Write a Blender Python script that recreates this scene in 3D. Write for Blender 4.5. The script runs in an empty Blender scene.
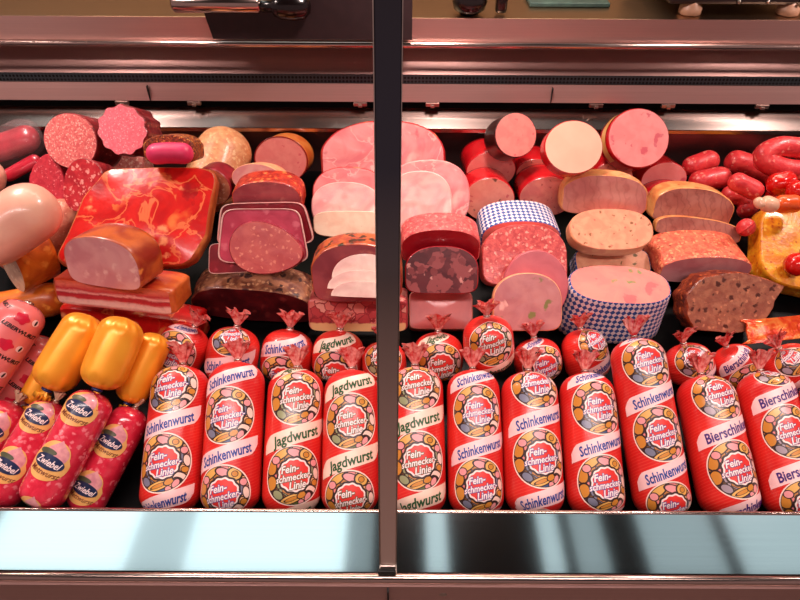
import bpy, bmesh, math, random
from mathutils import Vector, Matrix, noise

rad = math.radians
SC = bpy.context.scene
COL = SC.collection
# ------------------------------------------------------------------ camera and deck frame
CAM = Vector((0, 0, 1.55))
PITCH, ROLL = rad(42), rad(0.33)
CAM_ROT = (Matrix.Rotation(rad(90) - PITCH, 3, 'X') @ Matrix.Rotation(ROLL, 3, 'Z'))
DECK_O = Vector((0, .441, .74))
DS = Vector((0, math.cos(rad(10)), math.sin(rad(10))))     # along the deck, away from the customer
DN = Vector((0, -math.sin(rad(10)), math.cos(rad(10))))    # up from the deck
DX = Vector((1, 0, 0))
WALL_Y = 1.18


def frame(e, a=0, roll=0):
    """Rotation whose Z (the cut face's normal) rises E degrees above the deck and is turned A degrees sideways."""
    e, a = rad(e), rad(a)
    n = DX * (math.cos(e) * math.sin(a)) - DS * (math.cos(e) * math.cos(a)) + DN * math.sin(e)
    x = DX * math.cos(a) + DS * math.sin(a)
    y = n.cross(x)
    m = Matrix((x, y, n)).transposed()
    return m @ Matrix.Rotation(rad(roll), 3, 'Z')


# ------------------------------------------------------------------ shapes
def sp(v, p):
    return math.copysign(abs(v) ** p, v)


WEDGE = [(.5, .3), (.3, .41), (.02, .5), (-.3, .42), (-.46, .12), (-.44, -.2), (-.36, -.46), (-.05, -.5), (.24, -.46), (.36, -.2), (.42, .02), (.46, .16)]


def outline(kind, n=56, seed=0):
    pts = []
    if kind == 'wedge':
        m = len(WEDGE)
        for i in range(n):
            f = i / n * m
            k, t = int(f), f - int(f)
            a, b = WEDGE[k % m], WEDGE[(k + 1) % m]
            x, y = a[0] + (b[0] - a[0]) * t, a[1] + (b[1] - a[1]) * t
            g = 1 + .05 * noise.noise(Vector((x * 7 + seed, y * 7, 2.2)))
            pts.append((x * g, y * g))
        return pts
    for i in range(n):
        t = 2 * math.pi * i / n
        c, s = math.cos(t), math.sin(t)
        if kind == 'round':
            x, y = c, s
        elif kind == 'oval':
            x, y = sp(c, 2 / 2.5), sp(s, 2 / 2.5)
        elif kind == 'sq':
            x, y = sp(c, 2 / 4), sp(s, 2 / 4)
        elif kind == 'box':
            x, y = sp(c, 2 / 9), sp(s, 2 / 9)
        elif kind == 'D':
            x, y = (sp(c, 2 / 2.4), sp(s, 2 / 2.2)) if s > 0 else (sp(c, 2 / 5), sp(s, 2 / 6))
        elif kind == 'half':
            x, y = (sp(c, 2 / 2.2), 2 * sp(s, 2 / 2.0) - 1) if s > 0 else (sp(c, .3), -1 + .06 * s)
        elif kind == 'egg':
            x, y = c, s * (1 + .22 * c) * .92
        elif kind == 'trap':
            x, y = sp(c, 2 / 7), sp(s, 2 / 7)
            x *= 1 - .1 * y
        elif kind == 'lobed':
            k = 1 + .045 * math.cos(11 * t)
            x, y = c * k, s * k
        elif kind == 'irr':
            k = 1 + .16 * noise.noise(Vector((c * 1.6 + seed, s * 1.6, 3.1))) + .06 * noise.noise(Vector((c * 5 + seed, s * 5, 7.7)))
            x, y = sp(c, 2 / 3) * k, sp(s, 2 / 3) * k
        elif kind == 'packet':
            k = 1 + .22 * noise.noise(Vector((c * 1.5 + seed, s * 1.5, 4.4)))
            x, y = sp(c, 2 / 14) * k, sp(s, 2 / 14) * k
        elif kind in ('slabirr', 'skewslab'):
            k = 1 + .09 * noise.noise(Vector((c * 1.8 + seed, s * 1.8, 1.1)))
            x, y = sp(c, 2 / 5) * k, sp(s, 2 / 5) * k
            if kind == 'skewslab':
                x = x * (1 - .1 * y) + .2 * y
        pts.append((x * .5, y * .5))
    return pts


def loaf_geo(w, h, L, kind='round', seed=0, bev=.035, dome=.0, bump=.0, back=.86, n=56, nz=7, lumps=3.0, sag=0, taper=0):
    """Side and cut face of a piece of meat: verts/faces/uv of each. The face lies in z=0, the body runs to z=-L."""
    ol = outline(kind, n, seed)
    S = (w + h) / 2
    B = bev * S

    def ring(z, s):
        out = []
        for (x, y) in ol:
            d = 1.0
            if bump:
                q = Vector((x * lumps + seed * 3.7, y * lumps, z / S * lumps))
                d += bump * (noise.noise(q) + .4 * noise.noise(q * 3.1))
            out.append(Vector((x * w * s * d, y * h * s * d + sag * z, z)))
        return out
    b1, b2 = 1 - bev, 1 - bev * .3
    rings = [ring(0, b1), ring(-B * .3, b2), ring(-B, 1)]
    k = max(2, nz)
    for j in range(1, k + 1):
        f = j / k
        z = -B - (L - B * 2.2) * f
        rings.append(ring(z, 1 - taper * f))
    e = 1 - taper
    rings += [ring(-L + B * .5, e * (1 + back) / 2), ring(-L, e * back * .95), ring(-L - .001 * S, e * back * .5)]
    sv, sf, su = [], [], []
    per = [0]
    for i in range(n):
        a, b = ol[i], ol[(i + 1) % n]
        per.append(per[-1] + math.hypot((a[0] - b[0]) * w, (a[1] - b[1]) * h))
    for r in rings:
        sv += r
    m = len(rings)
    for j in range(m - 1):
        for i in range(n):
            i2 = (i + 1) % n
            sf.append((j * n + i, (j + 1) * n + i, (j + 1) * n + i2, j * n + i2))
            za, zb = rings[j][0].z, rings[j + 1][0].z
            su.append(((per[i], za), (per[i], zb), (per[i + 1], zb), (per[i + 1], za)))
    sf.append(tuple((m - 1) * n + n - 1 - i for i in range(n))[::-1])
    su.append(tuple((0, 0) for i in range(n)))
    # face
    R0 = rings[0]
    fv, ff = [], []
    K = 7
    for q in range(K):
        s = 1 - q / K
        for v in R0:
            z = dome * S * (1 - s * s) + (.012 * S * bump / .04 * noise.noise(Vector((v.x * s, v.y * s, seed)) * (6 / S)) if bump and q else 0)
            fv.append(Vector((v.x * s, v.y * s, z)))
    fv.append(Vector((0, 0, dome * S)))
    for q in range(K - 1):
        for i in range(n):
            i2 = (i + 1) % n
            ff.append((q * n + i, q * n + i2, (q + 1) * n + i2, (q + 1) * n + i))
    for i in range(n):
        ff.append(((K - 1) * n + i, (K - 1) * n + (i + 1) % n, K * n))
    return (sv, sf, su), (fv, ff)


def tube_geo(path, r, ends=(1, 1), n=24, bump=0, seed=0, flat=1, wr=0, endlen=1.0):
    """A sausage swept along PATH in the XY plane, its ends rounded."""
    P = [Vector((x, y, z)) for (x, y, z) in [(*p, 0)[:3] if len(p) == 2 else p for p in path]]
    # Catmull-Rom resample
    pts = []
    ext = [P[0] * 2 - P[1]] + P + [P[-1] * 2 - P[-2]]
    for i in range(1, len(ext) - 2):
        p0, p1, p2, p3 = ext[i - 1:i + 3]
        st = 14
        for k in range(st):
            t = k / st
            pts.append(.5 * ((2 * p1) + (p2 - p0) * t + (2 * p0 - 5 * p1 + 4 * p2 - p3) * t * t + (3 * p1 - p0 - 3 * p2 + p3) * t ** 3))
    pts.append(P[-1])
    cum = [0]
    for a, b in zip(pts, pts[1:]):
        cum.append(cum[-1] + (b - a).length)
    Lt = cum[-1]

    def at(s):
        s = min(max(s, 0), Lt)
        for i in range(len(cum) - 1):
            if cum[i + 1] >= s:
                f = (s - cum[i]) / max(1e-9, cum[i + 1] - cum[i])
                return pts[i].lerp(pts[i + 1], f), (pts[i + 1] - pts[i]).normalized()
        return pts[-1], (pts[-1] - pts[-2]).normalized()
    c = r * endlen
    ss = []
    for k in range(9):
        ss.append((c * (1 - math.cos(math.pi / 2 * k / 8)), max(.06, math.sin(math.pi / 2 * k / 8) ** .85)))
    mid = max(8, int((Lt - 2 * c) / (r * .35)))
    for k in range(1, mid):
        ss.append((c + (Lt - 2 * c) * k / mid, 1))
    for k in range(8, -1, -1):
        ss.append((Lt - c * (1 - math.cos(math.pi / 2 * k / 8)), max(.06, math.sin(math.pi / 2 * k / 8) ** .85)))
    V, F = [], []
    for (s, q) in ss:
        p, T = at(s)
        Bn = Vector((0, 0, 1)).cross(T).normalized()
        Nn = T.cross(Bn)
        for i in range(n):
            t = 2 * math.pi * i / n
            d = Bn * math.cos(t) + Nn * math.sin(t) * flat
            k = q
            if bump:
                k *= 1 + bump * noise.noise(Vector((s / r * .9 + seed * 5, math.cos(t) * 1.3, math.sin(t) * 1.3)))
            if wr:
                k *= 1 + wr * math.sin(s / r * 16) * .5
            V.append(p + d * (r * k))
    m = len(ss)
    for j in range(m - 1):
        for i in range(n):
            i2 = (i + 1) % n
            F.append((j * n + i, (j + 1) * n + i, (j + 1) * n + i2, j * n + i2))
    F.append(tuple(range(n)))
    F.append(tuple((m - 1) * n + n - 1 - i for i in range(n)))
    return V, F


class Body:
    """A straight packed sausage along Y, centred on the origin; P(u, v, off) drapes label coordinates over it."""

    def __init__(self, L, R, c0=.8, c1=.9, p=2.3, tip=.12):
        self.L, self.R = L, R
        H = L / 2
        prof = []
        K = 12
        for k in range(K + 1):
            t = math.pi / 2 * k / K
            prof.append((-H + R * c0 * (1 - math.sin(t) ** (2 / p)), max(tip, math.cos(t) ** (2 / p)) * R))
        bottom = prof[::-1]       # from the tip to the full radius
        top = []
        for k in range(K + 1):
            t = math.pi / 2 * k / K
            top.append((H - R * c1 * (1 - math.sin(t) ** (2 / p)), max(tip, math.cos(t) ** (2 / p)) * R))
        mid = []
        y0, y1 = bottom[-1][0], top[0][0]
        for k in range(1, 14):
            f = k / 14
            mid.append((y0 + (y1 - y0) * f, R * (1 + .012 * math.sin(f * math.pi))))
        self.prof = bottom + mid + top
        self.cum = [0]
        for a, b in zip(self.prof, self.prof[1:]):
            self.cum.append(self.cum[-1] + math.hypot(a[0] - b[0], a[1] - b[1]))

    def v_of_y(self, y):
        for i in range(len(self.prof) - 1):
            if self.prof[i + 1][0] >= y:
                a, b = self.prof[i], self.prof[i + 1]
                f = (y - a[0]) / max(1e-9, b[0] - a[0])
                return self.cum[i] + (self.cum[i + 1] - self.cum[i]) * max(0, f)
        return self.cum[-1]

    def yr(self, v):
        v = min(max(v, 0), self.cum[-1])
        for i in range(len(self.cum) - 1):
            if self.cum[i + 1] >= v:
                f = (v - self.cum[i]) / max(1e-9, self.cum[i + 1] - self.cum[i])
                a, b = self.prof[i], self.prof[i + 1]
                dy, dr = b[0] - a[0], b[1] - a[1]
                l = math.hypot(dy, dr) or 1
                return a[0] + dy * f, a[1] + dr * f, -dr / l, dy / l
        return self.prof[-1][0], self.prof[-1][1], 1, 0

    def P(self, u, v, off=0):
        y, r, ny, nr = self.yr(v)
        t = u / self.R
        rr = r + off * nr
        return Vector((rr * math.sin(t), y + off * ny, rr * math.cos(t)))

    def skin(self, n=44, crimp=0):
        V, F, U = [], [], []
        H = self.L / 2
        for j, (y, r) in enumerate(self.prof):
            for i in range(n):
                t = 2 * math.pi * i / n
                k = 1
                if crimp:
                    d = (H - abs(y)) / self.R
                    k = 1 + crimp * math.cos(t * 11 + j * .2) * max(0, 1 - d / .75)
                V.append(Vector((r * k * math.sin(t), y, r * k * math.cos(t))))
        m = len(self.prof)
        for j in range(m - 1):
            for i in range(n):
                i2 = (i + 1) % n
                F.append((j * n + i, j * n + i2, (j + 1) * n + i2, (j + 1) * n + i))
                a, b = 2 * math.pi * i / n * self.R, 2 * math.pi * (i + 1) / n * self.R
                U.append(((a, self.cum[j]), (b, self.cum[j]), (b, self.cum[j + 1]), (a, self.cum[j + 1])))
        F.append(tuple(n - 1 - i for i in range(n)))
        F.append(tuple((m - 1) * n + i for i in range(n)))
        U += [tuple((0, 0) for _ in range(n))] * 2
        return V, F, U


# ------------------------------------------------------------------ materials
def C(r, g, b):
    return tuple(((v / 255) / 12.92 if v <= 10 else ((v / 255 + .055) / 1.055) ** 2.4) for v in (r, g, b)) + (1,)


class Mat:
    def __init__(self, name, rough=.4, spec=.5, metal=0, coat=0):
        self.m = bpy.data.materials.new(name)
        self.m.use_nodes = True
        self.t = self.m.node_tree
        self.b = self.t.nodes['Principled BSDF']
        self.b.inputs['Roughness'].default_value = rough
        self.b.inputs['Specular IOR Level'].default_value = spec
        self.b.inputs['Metallic'].default_value = metal
        self.b.inputs['Coat Weight'].default_value = coat
        self.b.inputs['Coat Roughness'].default_value = .12

    def n(self, kind, **kw):
        x = self.t.nodes.new('ShaderNode' + kind)
        for k, v in kw.items():
            setattr(x, k, v)
        return x

    def put(self, sock, v):
        if hasattr(v, 'is_linked'):
            self.t.links.new(v, sock)
        else:
            sock.default_value = v

    def co(self, which='Object'):
        return self.n('TexCoord').outputs[which]

    def math(self, op, a, b=0.0, c=None):
        x = self.n('Math', operation=op)
        self.put(x.inputs[0], a)
        self.put(x.inputs[1], b)
        if c is not None:
            self.put(x.inputs[2], c)
        return x.outputs[0]

    def mix(self, f, a, b):
        x = self.n('Mix', data_type='RGBA')
        self.put(x.inputs['Factor'], f)
        self.put(x.inputs[6], a)
        self.put(x.inputs[7], b)
        return x.outputs[2]

    def noise(self, v, scale, detail=3.0, dist=0.0, out='Fac'):
        x = self.n('TexNoise')
        self.put(x.inputs['Vector'], v)
        x.inputs['Scale'].default_value = scale
        x.inputs['Detail'].default_value = detail
        x.inputs['Distortion'].default_value = dist
        return x.outputs[out]

    def vor(self, v, scale, feature='F1', out='Distance', rnd=1.0):
        x = self.n('TexVoronoi', feature=feature)
        self.put(x.inputs['Vector'], v)
        x.inputs['Scale'].default_value = scale
        x.inputs['Randomness'].default_value = rnd
        return x.outputs[out]

    def ramp(self, f, stops, interp='LINEAR'):
        x = self.n('ValToRGB')
        x.color_ramp.interpolation = interp
        e = x.color_ramp.elements
        while len(e) < len(stops):
            e.new(.5)
        for k, (p, c) in enumerate(stops):
            e[k].position = p
            e[k].color = c
        self.put(x.inputs[0], f)
        return x.outputs[0]

    def step(self, f, a, b):
        x = self.n('MapRange', interpolation_type='SMOOTHSTEP')
        self.put(x.inputs[0], f)
        x.inputs[1].default_value = a
        x.inputs[2].default_value = b
        return x.outputs[0]

    def mapping(self, v, loc=(0, 0, 0), rot=(0, 0, 0), scale=(1, 1, 1), kind='POINT'):
        x = self.n('Mapping', vector_type=kind)
        self.put(x.inputs[0], v)
        x.inputs[1].default_value = loc
        x.inputs[2].default_value = rot
        x.inputs[3].default_value = scale
        return x.outputs[0]

    def length(self, v):
        x = self.n('VectorMath', operation='LENGTH')
        self.put(x.inputs[0], v)
        return x.outputs['Value']

    def sep(self, v):
        x = self.n('SeparateXYZ')
        self.put(x.inputs[0], v)
        return x.outputs

    def base(self, c):
        self.put(self.b.inputs['Base Color'], c)

    def bump(self, f, strength=.3, dist=.002):
        x = self.n('Bump')
        x.inputs['Strength'].default_value = strength
        x.inputs['Distance'].default_value = dist
        self.put(x.inputs['Height'], f)
        self.t.links.new(x.outputs[0], self.b.inputs['Normal'])


MATS = {}


def plain(key, c, rough=.4, metal=0, coat=0, var=None, vs=60, bump=0, spec=.5):
    m = Mat(key, rough, spec, metal, coat)
    v = m.co()
    nn = m.noise(v, vs, 4)
    m.base(m.mix(m.step(nn, .3, .7), c, var or tuple(k * .82 for k in c[:3]) + (1,)))
    if bump:
        m.bump(nn, bump)
    MATS[key] = m.m


def meat(key, c1, c2, scale=40, specks=(), rough=.38, coat=.15, bump=.15, dist=.6, detail=5, wave=None, lo=.36, hi=.64, veins=None):
    """Cut meat: two tones of grain, then layers of specks (colour, cells per metre, reach, share of the cells, softness)."""
    m = Mat(key, rough, .5, 0, coat)
    v = m.co()
    nn = m.noise(v, scale, detail, dist)
    col = m.mix(m.step(nn, lo, hi), c1, c2)
    if veins:
        vc, vs_, vw = veins
        r = m.math('ABSOLUTE', m.math('SUBTRACT', m.noise(v, vs_, 4, .8), .5))
        col = m.mix(m.math('SUBTRACT', 1.0, m.step(r, vw * .3, vw)), col, vc)
    if wave:
        wc, ws, wd, wr = wave
        x = m.n('TexWave', wave_type='BANDS', bands_direction='DIAGONAL')
        m.put(x.inputs['Vector'], m.mapping(v, rot=(0, 0, wr)))
        x.inputs['Scale'].default_value = ws
        x.inputs['Distortion'].default_value = wd
        x.inputs['Detail'].default_value = 2
        x.inputs['Detail Scale'].default_value = 1.2
        col = m.mix(m.math('MULTIPLY', m.step(x.outputs['Fac'], .7, 1.0), .28), col, wc)
    for k, (sc_, vs, reach, share, soft) in enumerate(specks):
        warp = m.noise(v, vs * 1.1, 3, 0, 'Color')
        ad = m.n('VectorMath', operation='MULTIPLY_ADD')
        m.put(ad.inputs[0], warp)
        ad.inputs[1].default_value = (1.5 / vs,) * 3
        m.put(ad.inputs[2], v)
        vv = m.mapping(ad.outputs[0], loc=(k * .37, k * .11, k * .23))
        d = m.vor(vv, vs)
        r = m.sep(m.vor(vv, vs, out='Color'))[0]
        near = m.math('SUBTRACT', 1.0, m.step(d, reach * (1 - soft), reach))
        on = m.math('LESS_THAN', r, share)
        col = m.mix(m.math('MULTIPLY', near, on), col, sc_)
    m.base(col)
    if bump:
        m.bump(m.noise(v, scale * 3, 4), bump)
    MATS[key] = m.m


def layered(key, stops, axis=1, dist=.12, ns=4, rough=.35, coat=.3, bump=.2, grain=.15):
    """Streaky bacon: bands across the piece's own box."""
    m = Mat(key, rough, .5, 0, coat)
    g = m.co('Generated')
    o = m.co()
    f = m.math('ADD', m.sep(g)[axis], m.math('MULTIPLY', m.math('SUBTRACT', m.noise(g, ns, 3, .4), .5), dist * 2))
    col = m.ramp(f, stops)
    nn = m.noise(o, 110, 4)
    col = m.mix(m.math('MULTIPLY', m.step(nn, .45, .7), grain), col, C(110, 20, 20))
    m.base(col)
    m.bump(nn, bump)
    MATS[key] = m.m


def lozenge(key, ca, cb, size=.0085):
    m = Mat(key, .45)
    s = m.sep(m.co('UV'))
    p = m.math('ADD', m.math('DIVIDE', s[0], size * 1.7), m.math('DIVIDE', s[1], size * 2.1))
    q = m.math('SUBTRACT', m.math('DIVIDE', s[0], size * 1.7), m.math('DIVIDE', s[1], size * 2.1))
    k = m.math('MODULO', m.math('ADD', m.math('ADD', m.math('FLOOR', p), m.math('FLOOR', q)), 4000), 2.0)
    m.base(m.mix(m.math('GREATER_THAN', k, .5), ca, cb))
    m.bump(m.noise(m.co(), 50, 3), .2)
    MATS[key] = m.m


def collage(key, accent, tint):
    """The round picture on the red packs: slices, eggs, mushrooms and bread around a scalloped red badge."""
    m = Mat(key, .35, .5, 0, .2)
    uv = m.co('UV')
    dark = C(52, 30, 28)
    cell = m.sep(m.vor(uv, 4.6, out='Color'))[0]
    edge = m.vor(uv, 4.6, 'DISTANCE_TO_EDGE')
    col = m.ramp(cell, [(0, C(186, 120, 58)), (.2, C(226, 170, 120)), (.36, C(225, 130, 128)), (.52, C(120, 84, 50)), (.64, accent), (.76, C(238, 200, 176)), (.88, tint)], 'CONSTANT')
    col = m.mix(m.math('LESS_THAN', edge, .045), col, dark)
    och, ylw, pnk, crm = C(205, 132, 50), C(226, 170, 88), C(232, 150, 152), C(244, 206, 190)
    for cx, cy, rx, ry, rot, c in (
            (-.1, -.95, .5, .12, .1, accent), (-.78, .25, .2, .25, .1, och), (-.76, -.25, .2, .24, -.1, och), (-.45, .72, .34, .17, .6, ylw),
            (-.62, .5, .15, .13, 0, pnk), (-.5, -.62, .2, .13, -.6, tint), (.02, .74, .26, .13, -.3, pnk), (.4, .68, .23, .2, -.3, ylw), (.4, .68, .1, .09, 0, och),
            (.7, .42, .13, .12, 0, pnk), (.82, .08, .12, .2, .3, crm), (.78, -.22, .13, .1, 0, och), (-.05, -.76, .42, .14, .35, ylw), (-.02, -.75, .26, .06, .35, och),
            (.3, -.62, .16, .1, .5, och), (.66, -.5, .27, .17, -.4, crm), (.6, -.58, .16, .09, -.4, dark), (.52, -.68, .1, .16, -.5, pnk), (.3, -.85, .1, .09, 0, pnk)):
        d = m.length(m.mapping(uv, (cx, cy, 0), (0, 0, rot), (rx, ry, 1), 'TEXTURE'))
        col = m.mix(m.math('LESS_THAN', d, 1.18), col, dark)
        col = m.mix(m.math('LESS_THAN', d, .92), col, c)
    gr = m.n('TexGradient', gradient_type='RADIAL')
    bv = m.mapping(uv, (-.04, -.02, 0))
    m.put(gr.inputs[0], bv)
    sc = m.math('MULTIPLY', m.math('COSINE', m.math('MULTIPLY', gr.outputs['Fac'], 2 * math.pi * 13)), .016)
    rb = m.math('ADD', m.length(bv), sc)
    col = m.mix(m.math('LESS_THAN', rb, .615), col, dark)
    col = m.mix(m.math('LESS_THAN', rb, .545), col, C(246, 220, 214))
    col = m.mix(m.math('LESS_THAN', rb, .485), col, C(222, 52, 46))
    r = m.length(uv)
    col = m.mix(m.math('GREATER_THAN', r, .93), col, dark)
    col = m.mix(m.math('GREATER_THAN', r, .955), col, C(248, 214, 200))
    m.base(col)
    MATS[key] = m.m


def red_pack(key):
    m = Mat(key, .33, .5, 0, .25)
    s = m.sep(m.co('UV'))
    f = m.math('FRACT', m.math('DIVIDE', m.math('SUBTRACT', s[1], m.math('MULTIPLY', s[0], .3)), .0042))
    nn = m.noise(m.co(), 14, 2)
    col = m.mix(m.step(nn, .35, .65), C(222, 36, 30), C(206, 22, 26))
    m.base(m.mix(m.math('MULTIPLY', m.math('LESS_THAN', f, .3), .12), col, C(255, 150, 120)))
    m.bump(nn, .1)
    MATS[key] = m.m


def steel(key, c, rough, aniso=.0, streak=.12, metal=1.0):
    m = Mat(key, rough, .5, metal)
    v = m.mapping(m.co(), scale=(1.2, 260, 260))
    nn = m.noise(v, 3, 3)
    m.base(m.mix(nn, c, tuple(k * (1 - streak * 2) for k in c[:3]) + (1,)))
    m.put(m.b.inputs['Roughness'], m.math('ADD', m.math('MULTIPLY', nn, streak), rough - streak / 2))
    m.b.inputs['Anisotropic'].default_value = aniso
    MATS[key] = m.m


def make_materials():
    W = C(250, 226, 214)
    # salami
    meat('salami_fine', C(226, 120, 112), C(206, 88, 90), 160, [(C(240, 178, 164), 260, .5, .5, .4)], bump=.1)
    meat('salami_pink', C(248, 128, 140), C(240, 110, 124), 160, [(C(252, 176, 178), 300, .45, .4, .4)], bump=.1)
    meat('salami_coarse', C(196, 44, 52), C(170, 28, 40), 60, [(C(232, 150, 140), 95, .42, .5, .4), (C(224, 128, 120), 160, .45, .35, .4)], coat=.3)
    meat('salami_red', C(196, 52, 64), C(178, 38, 54), 120, [(C(224, 116, 120), 210, .4, .35, .5)])
    meat('salami_pale', C(226, 140, 124), C(208, 104, 98), 120, [(C(244, 200, 180), 170, .5, .55, .4), (C(190, 60, 64), 140, .35, .3, .4)])
    meat('skin_dark', C(150, 34, 40), C(112, 22, 30), 80, [(C(206, 96, 92), 130, .4, .3, .6)], coat=.3, bump=.4)
    plain('magenta', C(232, 56, 108), .45, coat=.05, var=C(214, 38, 86), vs=30, bump=.1)
    meat('mustard_crust', C(170, 74, 24), C(96, 30, 16), 150, [(C(236, 160, 72), 230, .45, .5, .3)], bump=.8, rough=.5)
    # boiled sausages
    plain('white_skin', C(244, 186, 160), .33, coat=.35, var=C(236, 164, 142), vs=22, bump=.1)
    meat('ring_skin', C(222, 142, 116), C(202, 108, 88), 60, [(C(238, 176, 150), 160, .4, .3, .6)], coat=.3)
    meat('liver_skin', C(222, 118, 34), C(186, 78, 20), 26, [(C(236, 150, 60), 60, .5, .3, .8)], coat=.25, bump=.15, hi=.7)
    meat('liver_cut', C(226, 190, 164), C(212, 168, 142), 60, [(C(120, 92, 84), 150, .25, .25, .5), (C(240, 214, 190), 120, .4, .3, .5)])
    plain('dark_vacuum', C(186, 30, 52), .3, coat=.3, var=C(150, 16, 36), vs=30, bump=.15)
    # bacon and ham
    meat('ham_raw', C(214, 30, 24), C(190, 18, 18), 16, [(C(238, 120, 60), 22, .6, .26, .6), (C(240, 150, 100), 40, .5, .2, .7), (C(150, 10, 16), 26, .6, .25, .8)], coat=.28, rough=.3, bump=.5, dist=1.5, veins=(C(232, 110, 66), 14, .022))
    meat('rind', C(214, 122, 64), C(178, 76, 36), 30, [], coat=.2, bump=.4)
    layered('bacon_side', [(0, C(196, 70, 60)), (.12, C(240, 190, 176)), (.26, C(238, 176, 166)), (.34, C(196, 50, 56)), (.48, C(176, 40, 50)), (.56, C(236, 160, 150)), (.66, C(190, 50, 56)), (.84, C(222, 110, 90)), (1, C(206, 84, 50))], dist=.1)
    layered('bacon_top', [(0, C(196, 60, 26)), (.2, C(160, 34, 20)), (.35, C(212, 90, 36)), (.5, C(180, 40, 22)), (.66, C(218, 104, 40)), (.8, C(170, 40, 24)), (1, C(206, 100, 40))], axis=0, dist=.2, coat=.5)
    meat('kassler_cut', C(216, 150, 148), C(200, 124, 128), 22, [(C(228, 176, 168), 60, .5, .3, .7)], coat=.3)
    meat('kassler_rind', C(196, 92, 34), C(150, 44, 22), 22, [(C(222, 132, 60), 50, .5, .25, .7)], coat=.45, bump=.25)
    meat('ham_burgundy', C(150, 22, 38), C(122, 14, 30), 30, [(C(190, 60, 76), 70, .45, .25, .7)], coat=.3)
    meat('ham_magenta', C(206, 66, 92), C(184, 44, 72), 26, [(C(224, 106, 122), 60, .5, .3, .7)], coat=.3)
    meat('ham_oval', C(200, 84, 76), C(182, 62, 62), 34, [(C(222, 124, 104), 140, .45, .4, .6)], coat=.2)
    plain('fat_white', C(240, 196, 184), .35, coat=.2, var=C(226, 160, 150), bump=.2)
    meat('smoked_crust', C(168, 108, 74), C(108, 56, 42), 50, [(C(206, 152, 110), 120, .5, .4, .5), (C(60, 22, 20), 70, .5, .3, .5)], bump=1, rough=.55)
    meat('smoked_cut', C(84, 20, 24), C(60, 12, 18), 30, [(C(112, 40, 38), 60, .45, .3, .7)], coat=.35)
    meat('ham_pink', C(240, 146, 142), C(228, 116, 120), 14, [(C(248, 186, 174), 24, .5, .35, .7), (C(212, 92, 100), 40, .35, .2, .7)], coat=.2, dist=2, veins=(C(244, 172, 162), 12, .014))
    meat('ham_light', C(246, 182, 170), C(236, 152, 148), 14, [(C(250, 204, 192), 26, .5, .35, .7)], coat=.2, dist=2)
    meat('ham_rind', C(206, 40, 40), C(176, 24, 30), 30, [(C(232, 106, 70), 50, .5, .3, .7)], coat=.3, bump=.3)
    meat('fat_strip', C(250, 222, 190), C(244, 200, 168), 30, [(C(110, 92, 40), 60, .22, .22, .3)], coat=.2)
    meat('orange_rind', C(236, 140, 62), C(222, 110, 44), 30, [], coat=.3)
    meat('net_rind', C(206, 62, 36), C(160, 26, 22), 90, [(C(232, 120, 64), 100, .5, .45, .5)], coat=.4, bump=.7)
    meat('ham_mauve', C(196, 102, 104), C(172, 76, 84), 24, [(C(220, 140, 130), 50, .5, .3, .7)], coat=.3)
    meat('herb_roast', C(196, 96, 48), C(164, 60, 38), 40, [(C(60, 40, 18), 70, .6, .5, .4)], coat=.3, bump=.6)
    meat('roast_cut', C(176, 80, 84), C(150, 58, 68), 22, [(C(204, 120, 104), 40, .5, .3, .7)], coat=.4)
    meat('slice_white', C(242, 204, 188), C(232, 178, 166), 26, [], coat=.2)
    meat('brawn', C(206, 96, 90), C(180, 62, 66), 40, [(C(228, 150, 136), 60, .55, .45, .2), (C(150, 40, 50), 70, .4, .3, .4)], coat=.4)
    meat('beige_net', C(238, 172, 118), C(222, 144, 96), 90, [(C(246, 196, 142), 130, .5, .4, .5)], bump=.5, coat=.1)
    meat('beige_cut', C(222, 150, 112), C(200, 116, 88), 80, [(C(244, 196, 160), 140, .45, .4, .5), (C(160, 84, 60), 150, .3, .2, .5)])
    # right side
    meat('crumb_pink', C(228, 98, 94), C(198, 62, 66), 130, [(C(240, 140, 128), 190, .5, .4, .5)], bump=.9, rough=.45, coat=.1)
    plain('glaze_red', C(170, 24, 36), .25, coat=.6, var=C(146, 14, 28), vs=30)
    meat('blood_cut', C(104, 36, 42), C(80, 22, 30), 40, [(C(156, 76, 76), 38, .55, .7, .12), (C(216, 150, 140), 80, .28, .15, .3), (C(132, 56, 58), 60, .45, .5, .2)], coat=.5)
    meat('pate_pink', C(212, 92, 86), C(202, 82, 78), 30, [], coat=.3, bump=.06)
    meat('pate_edge', C(240, 160, 138), C(228, 134, 116), 30, [], coat=.2)
    m = Mat('brawn_face', .35, .5, 0, .4)
    v = m.co()
    w = m.n('VectorMath', operation='MULTIPLY_ADD')
    m.put(w.inputs[0], m.noise(v, 70, 2, 0, 'Color'))
    w.inputs[1].default_value = (.012, .012, .012)
    m.put(w.inputs[2], v)
    cell = m.sep(m.vor(w.outputs[0], 62, out='Color'))[0]
    col = m.ramp(cell, [(0, C(186, 72, 74)), (.25, C(222, 130, 118)), (.5, C(200, 88, 86)), (.72, C(236, 170, 152)), (.86, C(160, 52, 60))], 'CONSTANT')
    col = m.mix(m.math('LESS_THAN', m.vor(w.outputs[0], 62, 'DISTANCE_TO_EDGE'), .05), col, C(150, 50, 56))
    pale = m.math('ADD', m.sep(m.co('Generated'))[1], m.math('MULTIPLY', m.noise(v, 50, 2), .25))
    m.base(m.mix(m.step(pale, .36, .42), C(244, 200, 140), col))
    MATS['brawn_face'] = m.m
    plain('red_casing', C(206, 22, 30), .27, coat=.5, var=C(180, 12, 22), vs=20)
    meat('bologna', C(242, 142, 130), C(236, 128, 120), 60, [(C(226, 98, 102), 90, .3, .25, .5)], bump=.05)
    meat('bologna_dark', C(240, 152, 128), C(234, 138, 118), 60, [(C(120, 66, 42), 62, .34, .35, .3), (C(216, 96, 92), 90, .3, .25, .5)], bump=.05)
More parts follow.
